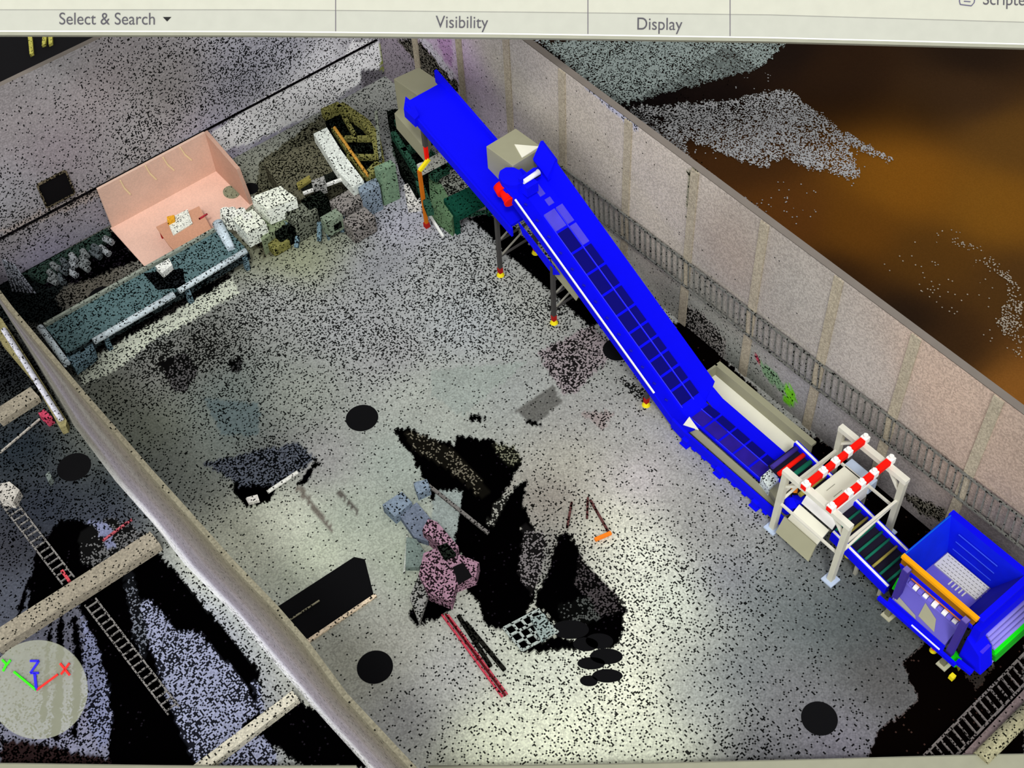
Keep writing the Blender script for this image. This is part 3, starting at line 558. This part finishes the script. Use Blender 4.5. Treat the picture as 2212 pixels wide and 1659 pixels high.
# tail drum of the hopper belt (right end)
dm = MB(); 
MB().box(4.35, 7.3, -22.2, -21.85, 1.6, 2.9).build('end_frame', BLUE, hp)
n_ = 5
for k in range(n_): MB().tube((5.0, -22.1-.14*k, 2.05-.15*k), (7.3, -22.1-.14*k, 2.05-.15*k), .09).build('guard_slat', flat('slat_lilac', (140, 132, 215)), hp, smooth=True)
for k in range(4): MB().tube((5.0, -22.72-.06*k, 1.32-.16*k), (7.25, -22.72-.06*k, 1.32-.16*k), .09).build('green_slat', GRN if k < 2 else flat('mid_green', (20, 140, 25)), hp, smooth=True)
MB().tube((4.9, -22.85, .66), (7.2, -22.85, .66), .06).build('lower_bar', flat('slat_lilac', (140, 132, 215)), hp)
MB().hexa([(4.2,-21.85,.5),(4.95,-21.85,.5),(4.95,-22.95,.6),(4.2,-22.95,.6)], [(4.2,-21.85,2.2),(4.95,-21.85,2.2),(4.95,-22.6,1.7),(4.2,-22.6,1.7)]).build('drum_housing', BLUE, hp, bevel=.05)
MB().prism([(4.3,-22.15),(4.8,-22.1),(4.85,-22.6),(4.35,-22.62)], 1.75, 1.78).build('housing_cover', flat('violet_blue', (70, 50, 225)), hp)
MB().bar((3.9,-22.0,.8),(3.95,-22.7,.8), .2).build('bracket', BLUE, hp)
mo = thing('gear_motor', (3.9, -22.2, 0), 'small yellow and green gear motor at the foot of the hopper', 'motor')
MB().tube(G(2072,1432,.4), G(2056,1416,.4), .26).build('green_body', GRN, mo); MB().prism(gp([(2068,1418),(2092,1400),(2104,1410),(2076,1438)], .5), 0, .5).build('yellow_case', YG, mo)
MB().box(3.5, 3.7, -22.3, -22.1, 0, .25).build('yellow_flange', YEL, mo)
for px, py, lb in ((2016,1395,'below the hopper near side'),(1832,1190,'behind the front gantry leg')):
    b = G(px, py+10, 0); t = thing('warning_post', b, 'short red, orange and yellow jack foot %s' % lb, 'jack', 'jack feet beside the conveyors')
    MB().tube(b, b+np.array([0,0,.15]), .16, .12).build('foot', YEL, t); MB().tube(b+np.array([0,0,.15]), b+np.array([0,0,.45]), .08).build('screw', RED, t); MB().tube(b+np.array([0,0,.45]), b+np.array([0,0,.62]), .14, .1).build('collar', flat('cap_orange', (245, 140, 30)), t)
tag(MB().tube(G(2186,1285,2.2), G(2194,1272,2.6), .12).build('warning_lamp', ORA), 'small orange lamp at the right corner of the hopper', 'lamp')

# ---------------------------------------------------------------- salmon booth against the back wall
bo = thing('booth', (-6, 20, 0), 'salmon pink booth with open front and top against the back wall', 'booth')
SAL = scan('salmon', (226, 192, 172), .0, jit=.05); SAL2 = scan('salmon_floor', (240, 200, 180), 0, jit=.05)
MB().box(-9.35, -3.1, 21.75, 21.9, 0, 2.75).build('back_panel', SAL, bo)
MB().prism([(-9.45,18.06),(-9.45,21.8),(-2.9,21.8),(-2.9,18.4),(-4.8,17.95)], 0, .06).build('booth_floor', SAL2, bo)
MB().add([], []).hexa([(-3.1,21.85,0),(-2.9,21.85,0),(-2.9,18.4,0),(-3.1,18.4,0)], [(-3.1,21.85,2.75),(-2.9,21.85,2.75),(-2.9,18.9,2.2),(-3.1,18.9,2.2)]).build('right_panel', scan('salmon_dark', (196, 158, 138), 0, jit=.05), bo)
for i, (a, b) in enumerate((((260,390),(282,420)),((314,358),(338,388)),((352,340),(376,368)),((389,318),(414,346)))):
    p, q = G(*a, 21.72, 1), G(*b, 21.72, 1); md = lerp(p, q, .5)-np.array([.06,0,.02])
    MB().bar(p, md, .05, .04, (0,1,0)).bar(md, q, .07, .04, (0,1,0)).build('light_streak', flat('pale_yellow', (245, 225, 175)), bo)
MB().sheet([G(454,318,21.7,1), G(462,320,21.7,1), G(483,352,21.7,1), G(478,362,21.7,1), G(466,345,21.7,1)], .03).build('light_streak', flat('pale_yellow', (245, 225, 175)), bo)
p = G(500, 415, .08); MB().prism([(p[0]+.42*math.cos(t*math.pi/10), p[1]+.5*math.sin(t*math.pi/10)) for t in range(20)], .06, .1).build('drain_cover', scan('drain_green', (140, 145, 120), .03), bo)
tb = thing('work_table', G(395,500,.06), 'salmon work table in the booth with a white sheet on it', 'table')
tp = [(337,490),(430,445),(460,500),(380,545),(365,530)]; MB().prism(gp(tp, .75), .68, .75).build('tabletop', scan('salmon_top', (214, 160, 130), 0, jit=.05), tb)
for a, b in ((345,495),(425,452),(452,498),(382,538)):
    p = G(a, b, .7); MB().box(p[0]-.05, p[0]+.05, p[1]-.05, p[1]+.05, .06, .68).build('leg', DRED, tb)
pp = tag(prism_px([(360,475),(405,452),(416,482),(374,508)], .82, .76).build('paper_sheet', scan('paper_white', (235, 238, 225), .08, cell=.05)), 'white speckled sheet on the salmon table in the booth', 'sheet')
tag(prism_px([(360,468),(376,464),(377,474),(362,482)], 1.0, .83).build('yellow_box', scan('box_yellow', (235, 170, 50), .05)), 'small orange-yellow lump at the corner of the white sheet', 'lump')
tag(MB().bar(G(430,473,.8), G(448,462,.8), .07).build('hand_tool', scan('tool_rb', (190, 60, 70), .1)), 'small red and blue tool right of the white sheet in the booth', 'tool')
tag(MB().tube(G(430,411,21.65,1), G(455,403,21.65,1), .07).build('wall_tool', scan('tool_violet', (130, 80, 170), .1)), 'small red and violet fitting on the back panel of the booth', 'fitting')

# ---------------------------------------------------------------- long green table conveyor at left
S1 = scan('teal_scan', (92, 118, 120), .22); S2 = scan('white_tube_scan', (205, 218, 222), .12); S3 = scan('steel_scan', (110, 135, 145), .3)
lt = thing('long_table', (-10.5, 15.9, 0), 'long speckled teal conveyor table with a white tube along its near edge', 'conveyor table')
MB().box(-15.3, -5.3, 14.85, 16.95, .9, 1.1).build('deck', S1, lt)
MB().box(-15.3, -5.3, 16.9, 17.05, .9, 1.3).build('back_rail', scan('rail_sage', (150, 158, 145), .1), lt)
MB().tube((-14.0,14.55,1.15),(-9.6,14.6,1.15), .17).build('tube', S2, lt, smooth=True); MB().tube((-9.3,14.65,1.15),(-5.4,14.75,1.15), .15).build('tube', S2, lt, smooth=True)
MB().box(-15.3, -5.3, 14.72, 14.86, .5, 1.0).build('front_rail', scan('dark_rail', (50, 60, 62), .4), lt)
MB().tube((-15.6,14.2,1.1),(-15.5,17.1,1.1), .17).build('end_roller', S2, lt, smooth=True)
for x in (-14.6, -13.4, -8.9, -5.6):
    for y in (14.7, 16.8): MB().box(x-.12, x+.12, y-.12, y+.12, 0, .9).build('leg', S3, lt)
MB().prism([(-15.4,14.0),(-14.2,14.2),(-14.0,14.9),(-15.4,14.9)], .3, .9).build('drive_box', S3, lt)
tag(prism_px([(335,575),(365,558),(372,572),(350,590)], 1.5, 1.1).build('white_lump', scan('white_lump', (238, 240, 232), .15)), 'small white lump on the middle of the long teal table', 'lump')
tag(prism_px([(310,590),(395,580),(400,618),(340,625)], 1.16, 1.1).build('dark_mat', scan('mat_dark', (25, 28, 30), .6)), 'dark speckled mat lying across the long teal table', 'mat')
# white crates, tarp
WS = scan('crate_white', (238, 243, 230), .12)
for pl, pt, pr_, lb in (((543,428),(606,404),(641,430),'larger white speckled crate at the right end of the long table'),((500,462),(543,440),(572,470),'lower white crate in front of the larger white crate')):
    A, B, C_ = G(*pl, 2.1), G(*pt, 2.1), G(*pr_, 2.1); D = A+C_-B; h0 = 1.1
    if 'lower' in lb: A, B, C_, D = [p-np.array([0,0,.45]) for p in (A, B, C_, D)]; h0 = .7
    t = thing('crate', (D[0], D[1], h0), lb, 'crate', 'white crates'); MB().prism([A, B, C_, D], h0, A[2]).build('body', WS, t); MB().prism([A, B, C_, D], A[2], A[2]+.08).build('lid', scan('crate_lid', (228, 232, 215), .2), t)
tag(prism_px([(555,478),(640,430),(645,462),(565,520)], 1.05, .0).build('crate_stand', scan('stand_olive', (130, 142, 112), .15)), 'long olive-green stand carrying the white crates', 'stand')
tp = MB(); cxy = G(510, 478, 1.6)
for k in range(9):
    q = G(488+k*7, 462+6*math.sin(k*2.2)+k*2, 1.5); tp.tube(q-np.array([0,0,.5]), q+np.array([0,0,.25+.15*math.sin(k*3)]), .42, .25, n=9)
tag(tp.build('tarpaulin', scan('tarp', (232, 234, 222), .22)), 'crumpled white tarpaulin heap between booth and white crates', 'tarpaulin')
tag(MB().tube(G(470,482,1.4), G(500,538,1.2), .28, .2).build('white_roll', scan('roll', (205, 220, 228), .08), smooth=True), 'pale rolled sheet hanging off the long table end', 'roll')
# logs
for i in range(16):
    r_, c_ = divmod(i, 6); px = 112+c_*22-r_*4; py = 572-c_*11+r_*16; z = .55-.15*r_
    p = G(px+random.uniform(-3,3), py+random.uniform(-3,3), z); a = random.uniform(-.25,.25)
    d = np.array([.15+a, -.95, -.1])*random.uniform(.5,.75)
    lbp = ('leftmost','second from left','third from left','third from right','second from right','rightmost')[c_] if r_ < 2 else ('leftmost','second from left','middle','right')[c_]
    tag(MB().tube(p, p+d, .16, .17, n=10).build('log', scan('log_grey%d' % (i%3), ((120,125,125),(85,92,95),(150,155,158))[i%3], .25)),
        'grey log in the %s row of the heap behind the long table, %s' % (('back','middle','front')[r_], lbp), 'log', 'logs heaped by the back wall')
tag(prism_px([(45,592),(195,512),(232,492),(240,505),(200,545),(90,606)], .3, 0).build('log_rack', scan('rack_green', (45, 62, 55), .35)), 'dark green rack under the heap of logs', 'rack')
# curtain-like cable bunch at the far left
cb = MB()
for k in range(7): cb.tube(G(6+k*4, 560+k*2, 2.2), G(28+k*8, 628+k, .1), .05, n=7)
tag(cb.build('cable_bunch', scan('cables', (150, 155, 165), .3)), 'bunch of grey cables hanging at the far left by the back wall', 'cables')

# ---------------------------------------------------------------- olive machinery cluster
mc = thing('olive_machine', (-.5, 18, 0), 'olive speckled machine bed left of the white beam', 'machine')
MB().add([], []).prism(gp([(570,350),(690,300),(742,378),(650,432),(600,400)], 1.2), 0, 1.2).build('bed', scan('olive_scan', (98, 96, 78), .3), mc)
MB().bar(G(655,418,1.5), G(742,386,1.5), .14).build('white_bar', scan('bar_white', (232,232,225), .05), mc)
MB().prism(gp([(640,395),(668,378),(672,388),(644,406)], 1.4), 1.2, 1.4).build('ochre_ledge', scan('ochre', (140,132,70), .1), mc)
MB().prism(gp([(645,405),(720,370),(735,385),(660,418)], 1.22), 1.2, 1.23).build('slot', scan('slot_dark', (25,28,24), .2), mc)
wb = tag(prism_px([(677,289),(706,275),(737,325),(786,390),(762,405),(725,365)], 1.9, 1.3).build('white_beam', scan('beam_white', (222,228,218), .1)), 'broad white speckled beam lying diagonally on the machinery', 'beam')
fr = thing('olive_press', (2.5, 17.5, 0), 'olive open frame machine right of the white beam', 'machine')
OS = scan('olive2', (128,126,72), .25); DK = scan('dk_scan', (30,36,30), .6); GS = scan('green_scan', (46,84,66), .3)
pts = [(698,248),(735,232),(790,270),(812,300),(822,355),(795,385)]
for a, b in zip(pts, pts[1:]): MB().bar(G(*a, 1.7), G(*b, 1.7), .45, .5).build('frame_member', OS, fr)
for a, b in (((720,280),(790,385)),((742,250),(770,300)),((735,300),(810,300)),((750,340),(815,340))): MB().bar(G(*a, 1.6), G(*b, 1.6), .2, .3).build('cross_member', OS, fr)
MB().tube(G(722,275,2.0), G(795,380,1.9), .08).build('ochre_pipe', scan('ochre_pipe', (190,140,60), .1), fr)
MB().prism(gp([(700,250),(745,240),(810,300),(815,360),(780,385),(720,300)], 1.2), 0, 1.2).build('body', DK, fr)
tag(MB().bar(G(812,240,3.2), G(822,350,2.0), .16).build('pole', scan('pole_grey', (120,125,112), .3)), 'thin grey pole standing behind the olive frame machine', 'pole')
tag(prism_px([(772,402),(812,384),(820,400),(780,420)], 1.7, 0).build('blue_cabinet', scan('cab_blue', (130,145,158), .15)), 'pale blue speckled cabinet left of the green cabinet', 'cabinet')
A = G(819,371,2.4); B = G(854,355,2.4)
gc = thing('green_cabinet', ((A[0]+B[0])/2, A[1], 0), 'upright sage green cabinet standing in front of the olive frame', 'cabinet')
MB().prism([A, B, B+np.array([0,.45,0]), A+np.array([0,.45,0])], 0, 2.4).build('body', scan('sage', (118,145,118), .06), gc)
MB().box(A[0]+.08, B[0]-.05, A[1]-.04, A[1], .3, 2.2).build('door', scan('sage2', (128,155,126), .05), gc)
tag(prism_px([(672,330+60),(700,380),(704,396),(676,404)], 1.9, 1.24).build('grey_bin', scan('bin', (150,150,145), .25)), 'small grey bin between white bar and white beam', 'bin')
pn = thing('small_console', G(705,520,0), 'small sage operator console in front of the olive machinery', 'console')
c = G(716, 470, 1.3); MB().box(c[0]-.45, c[0]+.5, c[1]-.25, c[1]+.35, .4, 1.35).build('housing', scan('console', (128,142,122), .15), pn); MB().box(c[0]-.1, c[0]+.35, c[1]-.27, c[1]-.24, .6, 1.0).build('screen', DK, pn)
for dx in (-.4, .4): MB().box(c[0]+dx-.06, c[0]+dx+.06, c[1]-.05, c[1]+.05, 0, .4).build('leg', S3, pn)
dk = thing('gearcase', (1, 15.4, 0), 'dark speckled gear machinery between console and white crates', 'machine')
for a, h, w_, c_ in (((650,455),1.5,.7,scan('greengrey_m', (112,116,102), .3)),((615,490),1.0,.6,DK),((680,430),1.6,.6,DK),((750,430),1.3,.8,scan('grey_m', (135,130,125), .3)),((775,470),1.1,.7,scan('grey_m', (135,130,125), .3)),((600,520),.6,.5,OS)):
    q = G(*a, h); MB().box(q[0]-w_, q[0]+w_, q[1]-w_*.7, q[1]+w_*.7, 0, h).build('casing', c_, dk, bevel=.08)
for a, b in (((595,530),(620,480)),((640,535),(650,460)),((690,520),(690,480)),((740,500),(742,460))): MB().bar(G(*a, .1), G(*b, 1.0), .2).build('strut', S3, dk)
# green frame by the upper conveyor
gf = thing('green_steelwork', (2.6, 12.5, 0), 'dark green steel frame under the beige head chute', 'frame')
for a, b, w_ in (((858,262),(965,372),.35),((870,330),(940,300),.3),((850,290),(905,380),.3),((935,385),(975,350),.4),((905,395),(930,460),.35)): MB().bar(G(*a, 1.8), G(*b, 1.8), w_, .4).build('beam', GS, gf)
MB().prism(gp([(835,240),(862,235),(940,380),(900,420),(860,350)], .9), 0, .9).build('body', DK, gf)
tag(prism_px([(900,355),(908,368),(978,332),(968,320)], 2.6, 2.2).build('beam', scan('hbeam', (205,205,192), .12)), 'short pale beam crossing in front of the orange post', 'beam')
g2 = thing('green_bench', (3, 8.8, 0), 'dark green bench machine under the blue conveyors', 'bench')
MB().prism(gp([(958,430),(1010,405),(1040,395),(1062,425),(985,468)], 1.5), 1.1, 1.5).build('top', scan('dkgreen', (22,72,56), .08), g2)
MB().prism(gp([(925,375),(955,400),(985,455),(975,475),(930,440)], 1.2), 0, 1.2).build('side_panel', scan('sage3', (100,130,95), .12), g2)
for a, b in (((985,470),(990,505)),((1055,430),(1058,470)),((950,425),(955,470))): 
    q = G(*a, 1.1); MB().box(q[0]-.12, q[0]+.12, q[1]-.12, q[1]+.12, 0, 1.1).build('leg', scan('dkgreen', (22,72,56), .08), g2)
MB().bar(G(985,470,.9), G(1062,455,.9), .15).build('rail', GS, g2)
tag(prism_px([(935,330),(985,340),(1030,395),(1000,410),(950,400)], .8, 0).build('scrap_heap', scan('scrap', (185,190,175), .45)), 'heap of pale speckled scrap between the green frame and the blue conveyor', 'scrap')
tag(prism_px([(872,400),(900,385),(915,440),(880,445)], .5, 0).build('scrap_heap', scan('scrap_w', (225,222,215), .35)), 'white speckled scrap right of the sage cabinet', 'scrap')

# ---------------------------------------------------------------- dark scanned machine in the middle of the floor
ld = thing('loader', (-9, -4, 0), 'partly scanned machine with blue-grey deck and mauve body in mid floor', 'machine')
BGS = scan('bluegrey', (125,140,155), .08); MAU = scan('mauve', (165,128,145), .42); 
MB().prism(gp([(826,1090),(868,1062),(890,1085),(853,1116)], .6), 0, .6).build('deck_panel', BGS, ld); MB().prism(gp([(893,1042),(922,1035),(930,1055),(902,1068)], .5), 0, .5).build('deck_panel', BGS, ld)
MB().prism(gp([(862,1112),(900,1085),(930,1120),(925,1170),(895,1160)], .35), 0, .35).build('side_deck', scan('bluegrey2', (112,122,138), .04), ld)
MB().prism(gp([(878,1160),(900,1165),(922,1200),(905,1225),(876,1225)], .3), 0, .3).build('platform', scan('greengrey', (120,135,128), .03), ld)
MB().prism(gp([(925,1120),(945,1128),(990,1180),(975,1200),(930,1160),(912,1145)], .9), 0, .9).build('mauve_panel', MAU, ld)
MB().prism(gp([(915,1195),(940,1185),(1000,1200),(1035,1215),(1028,1245),(985,1262),(975,1300),(925,1280),(905,1240)], .7), 0, .7).build('mauve_body', MAU, ld)
MB().prism(gp([(945,1180),(965,1172),(985,1195),(960,1205)], .95), .7, .95).build('cowl', DK, ld); MB().prism(gp([(978,1225),(1000,1215),(1020,1245),(990,1262)], .75), .7, .75).build('hatch', BLACK, ld)
MB().bar(G(925,1048,.3), G(1055,1152,.3), .14, .12).build('boom', scan('boom', (115,112,108), .2), ld)
MB().bar(G(880,1155,.2), G(873,1240,.2), .07).build('handrail', scan('hr', (190,195,185), .2), ld)
MB().prism(gp([(885,1290),(905,1240),(925,1285),(905,1345)], .3), 0, .3).build('bumper', scan('bump', (150,150,145), .4), ld)
for i, (a, b, c_, w_) in enumerate((((955,1328),(1085,1505),(195,70,85),.09),((962,1326),(1092,1503),(90,20,25),.07),((968,1328),(1096,1500),(190,70,85),.06))):
    tag(MB().bar(G(*a, .08), G(*b, .08), w_).build('red_pole', scan('pole%d' % i, c_, .1)), 'thin red pole on the floor below the mauve machine, %s of three' % ('left','middle','right')[i], 'pole', 'red poles on the floor')
for i, (a, b) in enumerate((((990,1330),(1060,1440)),((1005,1345),(1090,1448)))):
    tag(MB().bar(G(*a, .05), G(*b, .05), .16).build('dark_bar', scan('dbar', (30,30,26), .4)), 'dark speckled bar beside the red poles, %s' % ('nearer the poles','farther from the poles')[i], 'bar')
pa = MB(); O_ = G(1088,1357,.1); U_ = G(1162,1318,.1)-O_; V_ = G(1128,1405,.1)-O_
for k in range(5): pa.bar(O_+U_*k/4, O_+U_*k/4+V_, .1, .08)
for k in range(4): pa.bar(O_+V_*k/3, O_+V_*k/3+U_*1.05, .1, .08)
tag(pa.build('lattice_pallet', scan('pallet', (175,185,178), .15)), 'pale lattice pallet lying on the floor below the dark machine', 'pallet')
tag(MB().prism(gp([(1145,1335),(1175,1325),(1198,1365),(1170,1385)], .2), 0, .2).build('panel', scan('panelg', (150,165,160), .3)), 'small pale panel on the right corner of the lattice pallet', 'panel')
tag(MB().bar(G(1285,1166,.1), G(1320,1151,.1), .14).build('orange_strip', flat('strip_orange', (250,130,30))), 'short bright orange strip on the speckled floor right of the dark machine', 'strip')
for a, b, lb in (((1235,1085),(1225,1140),'left'),((1270,1075),(1268,1120),'middle'),((1275,1080),(1315,1150),'right')):
    tag(MB().bar(G(*a, .1), G(*b, .1), .1).build('dark_cable', scan('cab', (95,60,58), .3)), 'thin dark reddish cable on the floor above the orange strip, %s one' % lb, 'cable', 'cables above the orange strip')
tag(MB().tube(G(578,1063,.09), G(643,1020,.09), .09).build('white_pipe', scan('wp', (235,235,225), .05)), 'white pipe across the dark heap left of the middle', 'pipe')
tag(prism_px([(530,1075),(556,1068),(560,1080),(536,1086)], .2, 0).build('white_block', scan('wp2', (235,232,222), .05)), 'small white block below the white pipe', 'block')

# ---------------------------------------------------------------- left room: beams and ladders
BE = scan('beam_beige', (158,150,132), .06)
for a, b, w_, h, lb in (((-10,1392),(338,1168),.85,.5,'broad beige beam crossing the dark left room'),((425,1668),(640,1505),.45,.4,'narrow cream beam at the bottom of the dark left room'),((-5,905),(78,852),.8,.4,'short beige beam at the top of the dark left room')):
    tag(MB().bar(G(*a, h/2), G(*b, h/2), w_, h).build('floor_beam', BE if 'broad' in lb or 'short' in lb else scan('beam_cream', (205,200,180), .15)), lb, 'beam')
def ladder(a, b, n, wd, label):
    t = thing('ladder', G(*a, .1), label, 'ladder'); A, B = G(*a, .04), G(*b, .04); d = (B-A)/np.linalg.norm(B-A); s = np.array([d[1], -d[0], 0])*wd/2*-1
    LM = scan('ladder_grey', (135,132,128), .25, cell=.05)
    for k in (-1, 1): MB().bar(A+s*k, B+s*k, .07).build('rail', LM, t)
    for k in range(n): q = lerp(A, B, (k+.5)/n); MB().bar(q-s, q+s, .06).build('rung', LM, t)
ladder((12,1078), (148,1255), 15, .55, 'grey ladder lying on the floor of the left room, above the broad beam')
ladder((195,1300), (375,1535), 18, .5, 'grey ladder lying in the black gap of the left room, below the broad beam')
tag(MB().bar(G(0,978,.1), G(86,905,.1), .08).build('rope', scan('rope', (180,175,165), .15)), 'thin pale rope stretched across the top of the left room', 'rope')
tag(prism_px([(0,1045),(20,1040),(42,1058),(28,1085),(0,1080)], .5, 0).build('rubble_sack', scan('sack', (195,190,180), .2)), 'pale speckled sack at the left edge of the left room', 'sack')
tag(prism_px([(82,892),(95,884),(112,900),(100,908)], .5, 0).build('hydrant', scan('hyd', (190,70,95), .25)), 'small red and grey fitting at the foot of the left wall', 'fitting')
tag(prism_px([(98,1025),(106,1018),(112,1030),(104,1040)], .4, 0).build('bucket', scan('bk', (120,130,125), .1)), 'small grey bucket left of the round gap in the left room', 'bucket')
tag(MB().bar(G(222,1168,.05), G(285,1122,.05), .09).build('red_rod', scan('rr', (190,90,100), .4)), 'broken red rod in the left room above the broad beam', 'rod')
tag(MB().bar(G(134,1233,.07), G(150,1256,.07), .13).build('red_rod', scan('rr2', (215,80,90), .15)), 'short red rod touching the broad beam in the left room', 'rod')
# ---------------------------------------------------------------- front wall foot at lower right
cw = thing('cable_ladder', (4, -24.5, 0), 'grey cable ladder on the floor along the lower right wall foot', 'cable tray')
for px_ in ((1995,1633,2212,1412),(2040,1659,2212,1478)):
    MB().bar(G(px_[0], px_[1], .2), G(px_[2]+20, px_[3]-20, .2), .1).build('rail', scan('cl', (110,104,100), .25), cw)
for k in range(20):
    t = k/19; a = lerp(np.array([1995,1633.]), np.array([2222,1403.]), t); b = a+np.array([30, 36]); MB().bar(G(*a, .2), G(*b, .2), .07).build('rung', scan('cl', (110,104,100), .25), cw)
struct(prism_px([(2040,1670),(2235,1465),(2235,1520),(2105,1670)], .4, 0).build('baseboard_front', scan('pinkgrey', (118,104,102), .05)))
tag(MB().tube(G(2118,1640,.5), G(2235,1522,.5), .33).build('duct', scan('ductc', (152,148,118), .12), smooth=True), 'round beige duct at the lower right corner', 'duct')

# ---------------------------------------------------------------- screen furniture: toolbar board, status bar, axis marker
def frame_empty(name, px, py, depth, label, cat):
    d = ray(px, py)/1.0; p = CAM+d*depth
    o = bpy.data.objects.new(name, None); scn.collection.objects.link(o); o.matrix_world = Matrix.Translation(Vector(p)) @ ROT.to_4x4(); tag(o, label, cat); bpy.context.view_layer.update()
    k = depth/F; return o, (lambda a, b: ((a-px)*k, -(b-py)*k)), k
def plate(name, pts, z0, z1, mat, par):
    m = MB().prism(pts, z0, z1); o = m.build(name, mat); c = o.location.copy(); o.data.transform(Matrix.Translation(c)); o.location = (0,0,0); o.parent = par; return o
tbr, L2, k2 = frame_empty('toolbar', 1106, 40, 58., 'pale grey ribbon toolbar board with captions along the top', 'toolbar')
IV = flat('ivory', (196, 196, 180), jit=.02); IV2 = flat('ivory2', (187, 188, 175), jit=.02); GL = flat('line_grey', (150, 150, 142)); TX = flat('text_grey', (88, 86, 92)); ED = flat('edge_grey', (160, 160, 142))
xs_ = [-60, 0, 200, 555, 1110, 1400, 1660, 1950, 2212, 2280]
def yb(x): return float(np.interp(x, [0,555,1110,1660,2212], [66,67,72,80,94]))
def yl(x): return float(np.interp(x, [0,555,1110,1660,2212], [21,21,26,32,48]))
plate('upper_ribbon', [L2(x, -60) for x in xs_]+[L2(x, yl(x)) for x in xs_[::-1]], -.3, 0, IV, tbr)
plate('caption_strip', [L2(x, yl(x)) for x in xs_]+[L2(x, yb(x)) for x in xs_[::-1]], -.3, -.002, IV2, tbr)
plate('divider_line', [L2(x, yl(x)-.6) for x in xs_]+[L2(x, yl(x)+.8) for x in xs_[::-1]], 0, .01, GL, tbr)
plate('white_edge', [L2(x, yb(x)) for x in xs_]+[L2(x, yb(x)+2.5) for x in xs_[::-1]], -.3, 0, WHITE, tbr)
plate('grey_edge', [L2(x, yb(x)+2.5) for x in xs_]+[L2(x, yb(x)+9.5) for x in xs_[::-1]], -.3, -.01, ED, tbr)
for x in (725, 1270, 1577): plate('separator', [L2(x-.9, -20), L2(x+.9, -20), L2(x+.9, yb(x)-1), L2(x-.9, yb(x)-1)], 0, .012, flat('sep', (110, 105, 112)), tbr)
def caption(txt, xl, base, wpx, ang=-.5):
    c = bpy.data.curves.new('caption', 'FONT'); c.body = txt; c.size = 1; c.extrude = .01; c.offset = -.004; c.materials.append(TX)
    o = bpy.data.objects.new('caption', c); scn.collection.objects.link(o); bpy.context.view_layer.update()
    s = wpx*k2/o.dimensions.x; p = L2(xl, base)
    o.scale = (s, s*1.12, 1); o.location = (p[0], p[1], .012); mh = bpy.data.meshes.new_from_object(o.evaluated_get(bpy.context.evaluated_depsgraph_get())); n_ = bpy.data.objects.new('caption', mh)
    scn.collection.objects.link(n_); n_.scale = o.scale; n_.location = o.location; n_.rotation_euler = (0, 0, math.radians(ang)); n_.parent = tbr; bpy.data.objects.remove(o)
caption('Select & Search', 127, 53, 206, -.1); caption('Visibility', 941, 60, 113, -.5); caption('Display', 1374, 64, 97, -.7); caption('Scripter', 2122, 10, 104, -1.2)
plate('drop_arrow', [L2(352,37), L2(370,37), L2(361,46.5)], 0, .02, flat('arrow', (40, 40, 40)), tbr)
ic = [L2(2072,2), L2(2076,-8), L2(2106,-6), L2(2104,6), L2(2098,13), L2(2074,10)]
MBi = MB()
for a, b in zip(ic, ic[1:]+ic[:1]): MBi.bar((a[0],a[1],.02), (b[0],b[1],.02), .035, .02)
MBi.bar((*L2(2082,3),.02), (*L2(2096,4),.02), .035, .02)
o = MBi.build('scroll_icon', flat('icon_grey', (95, 92, 120))); c = o.location.copy(); o.data.transform(Matrix.Translation(c)); o.location = (0,0,0); o.parent = tbr
def ys3(x): return float(np.interp(x, [0,420,1100,1400,1750,2212], [1648,1654,1653,1648,1640,1627]))
stb = thing('status_bar', G(1106, 1660, 0), 'pale status bar strip lying along the very bottom edge', 'status bar')
for a_, b_ in ((-60, 770), (925, 2300)):
    xs3 = list(np.linspace(a_, b_, 9)); zt = .55
    MB().prism([G(x, ys3(x), zt) for x in xs3]+[G(x, 1730, zt) for x in xs3[::-1]], 0, zt).build('strip', flat('status_ivory', (158, 158, 136)), stb)
    MB().prism([G(x, ys3(x), zt) for x in xs3]+[G(x, ys3(x)+2, zt) for x in xs3[::-1]], zt, zt+.02).build('strip_edge', flat('status_edge', (125, 125, 110)), stb)
# axis marker
gpnt = G(82, 1600, .35); dep = float((gpnt-CAM) @ fw)
axm, L4, k4 = frame_empty('axis_marker', 82, 1490, dep, 'round translucent disc with green, blue and red axis arms at the lower left', 'axis marker')
R_ = 107*k4
plate('disc', [(R_*math.cos(t*math.pi/36), R_*math.sin(t*math.pi/36)) for t in range(72)], -.06, 0, flat('disc_glass', (205, 208, 182), alpha=.22), axm)
def arm(name, segs, mat, w_=.085):
    m = MB()
    for a, b in segs: m.bar((*L4(*a), .06), (*L4(*b), .06), w_, .05)
    o = m.build(name, mat); c = o.location.copy(); o.data.transform(Matrix.Translation(c)); o.location = (0,0,0); o.parent = axm; return o
AG, AB, AR = flat('axis_green', (60, 230, 30)), flat('axis_blue', (50, 40, 225)), flat('axis_red', (240, 50, 45))
arm('y_arm', [((80,1490),(31,1450))], AG); arm('z_arm', [((80,1490),(76,1453))], AB, .1); arm('x_arm', [((80,1490),(126,1456))], AR)
arm('letter_y', [((6,1424),(15,1434)), ((24,1425),(15,1436)), ((15,1435),(8,1449))], AG); arm('letter_z', [((66,1427),(85,1427)), ((85,1427),(67,1453)), ((67,1453),(85,1453))], AB); arm('letter_x', [((131,1432),(152,1458)), ((151,1432),(133,1456))], AR)
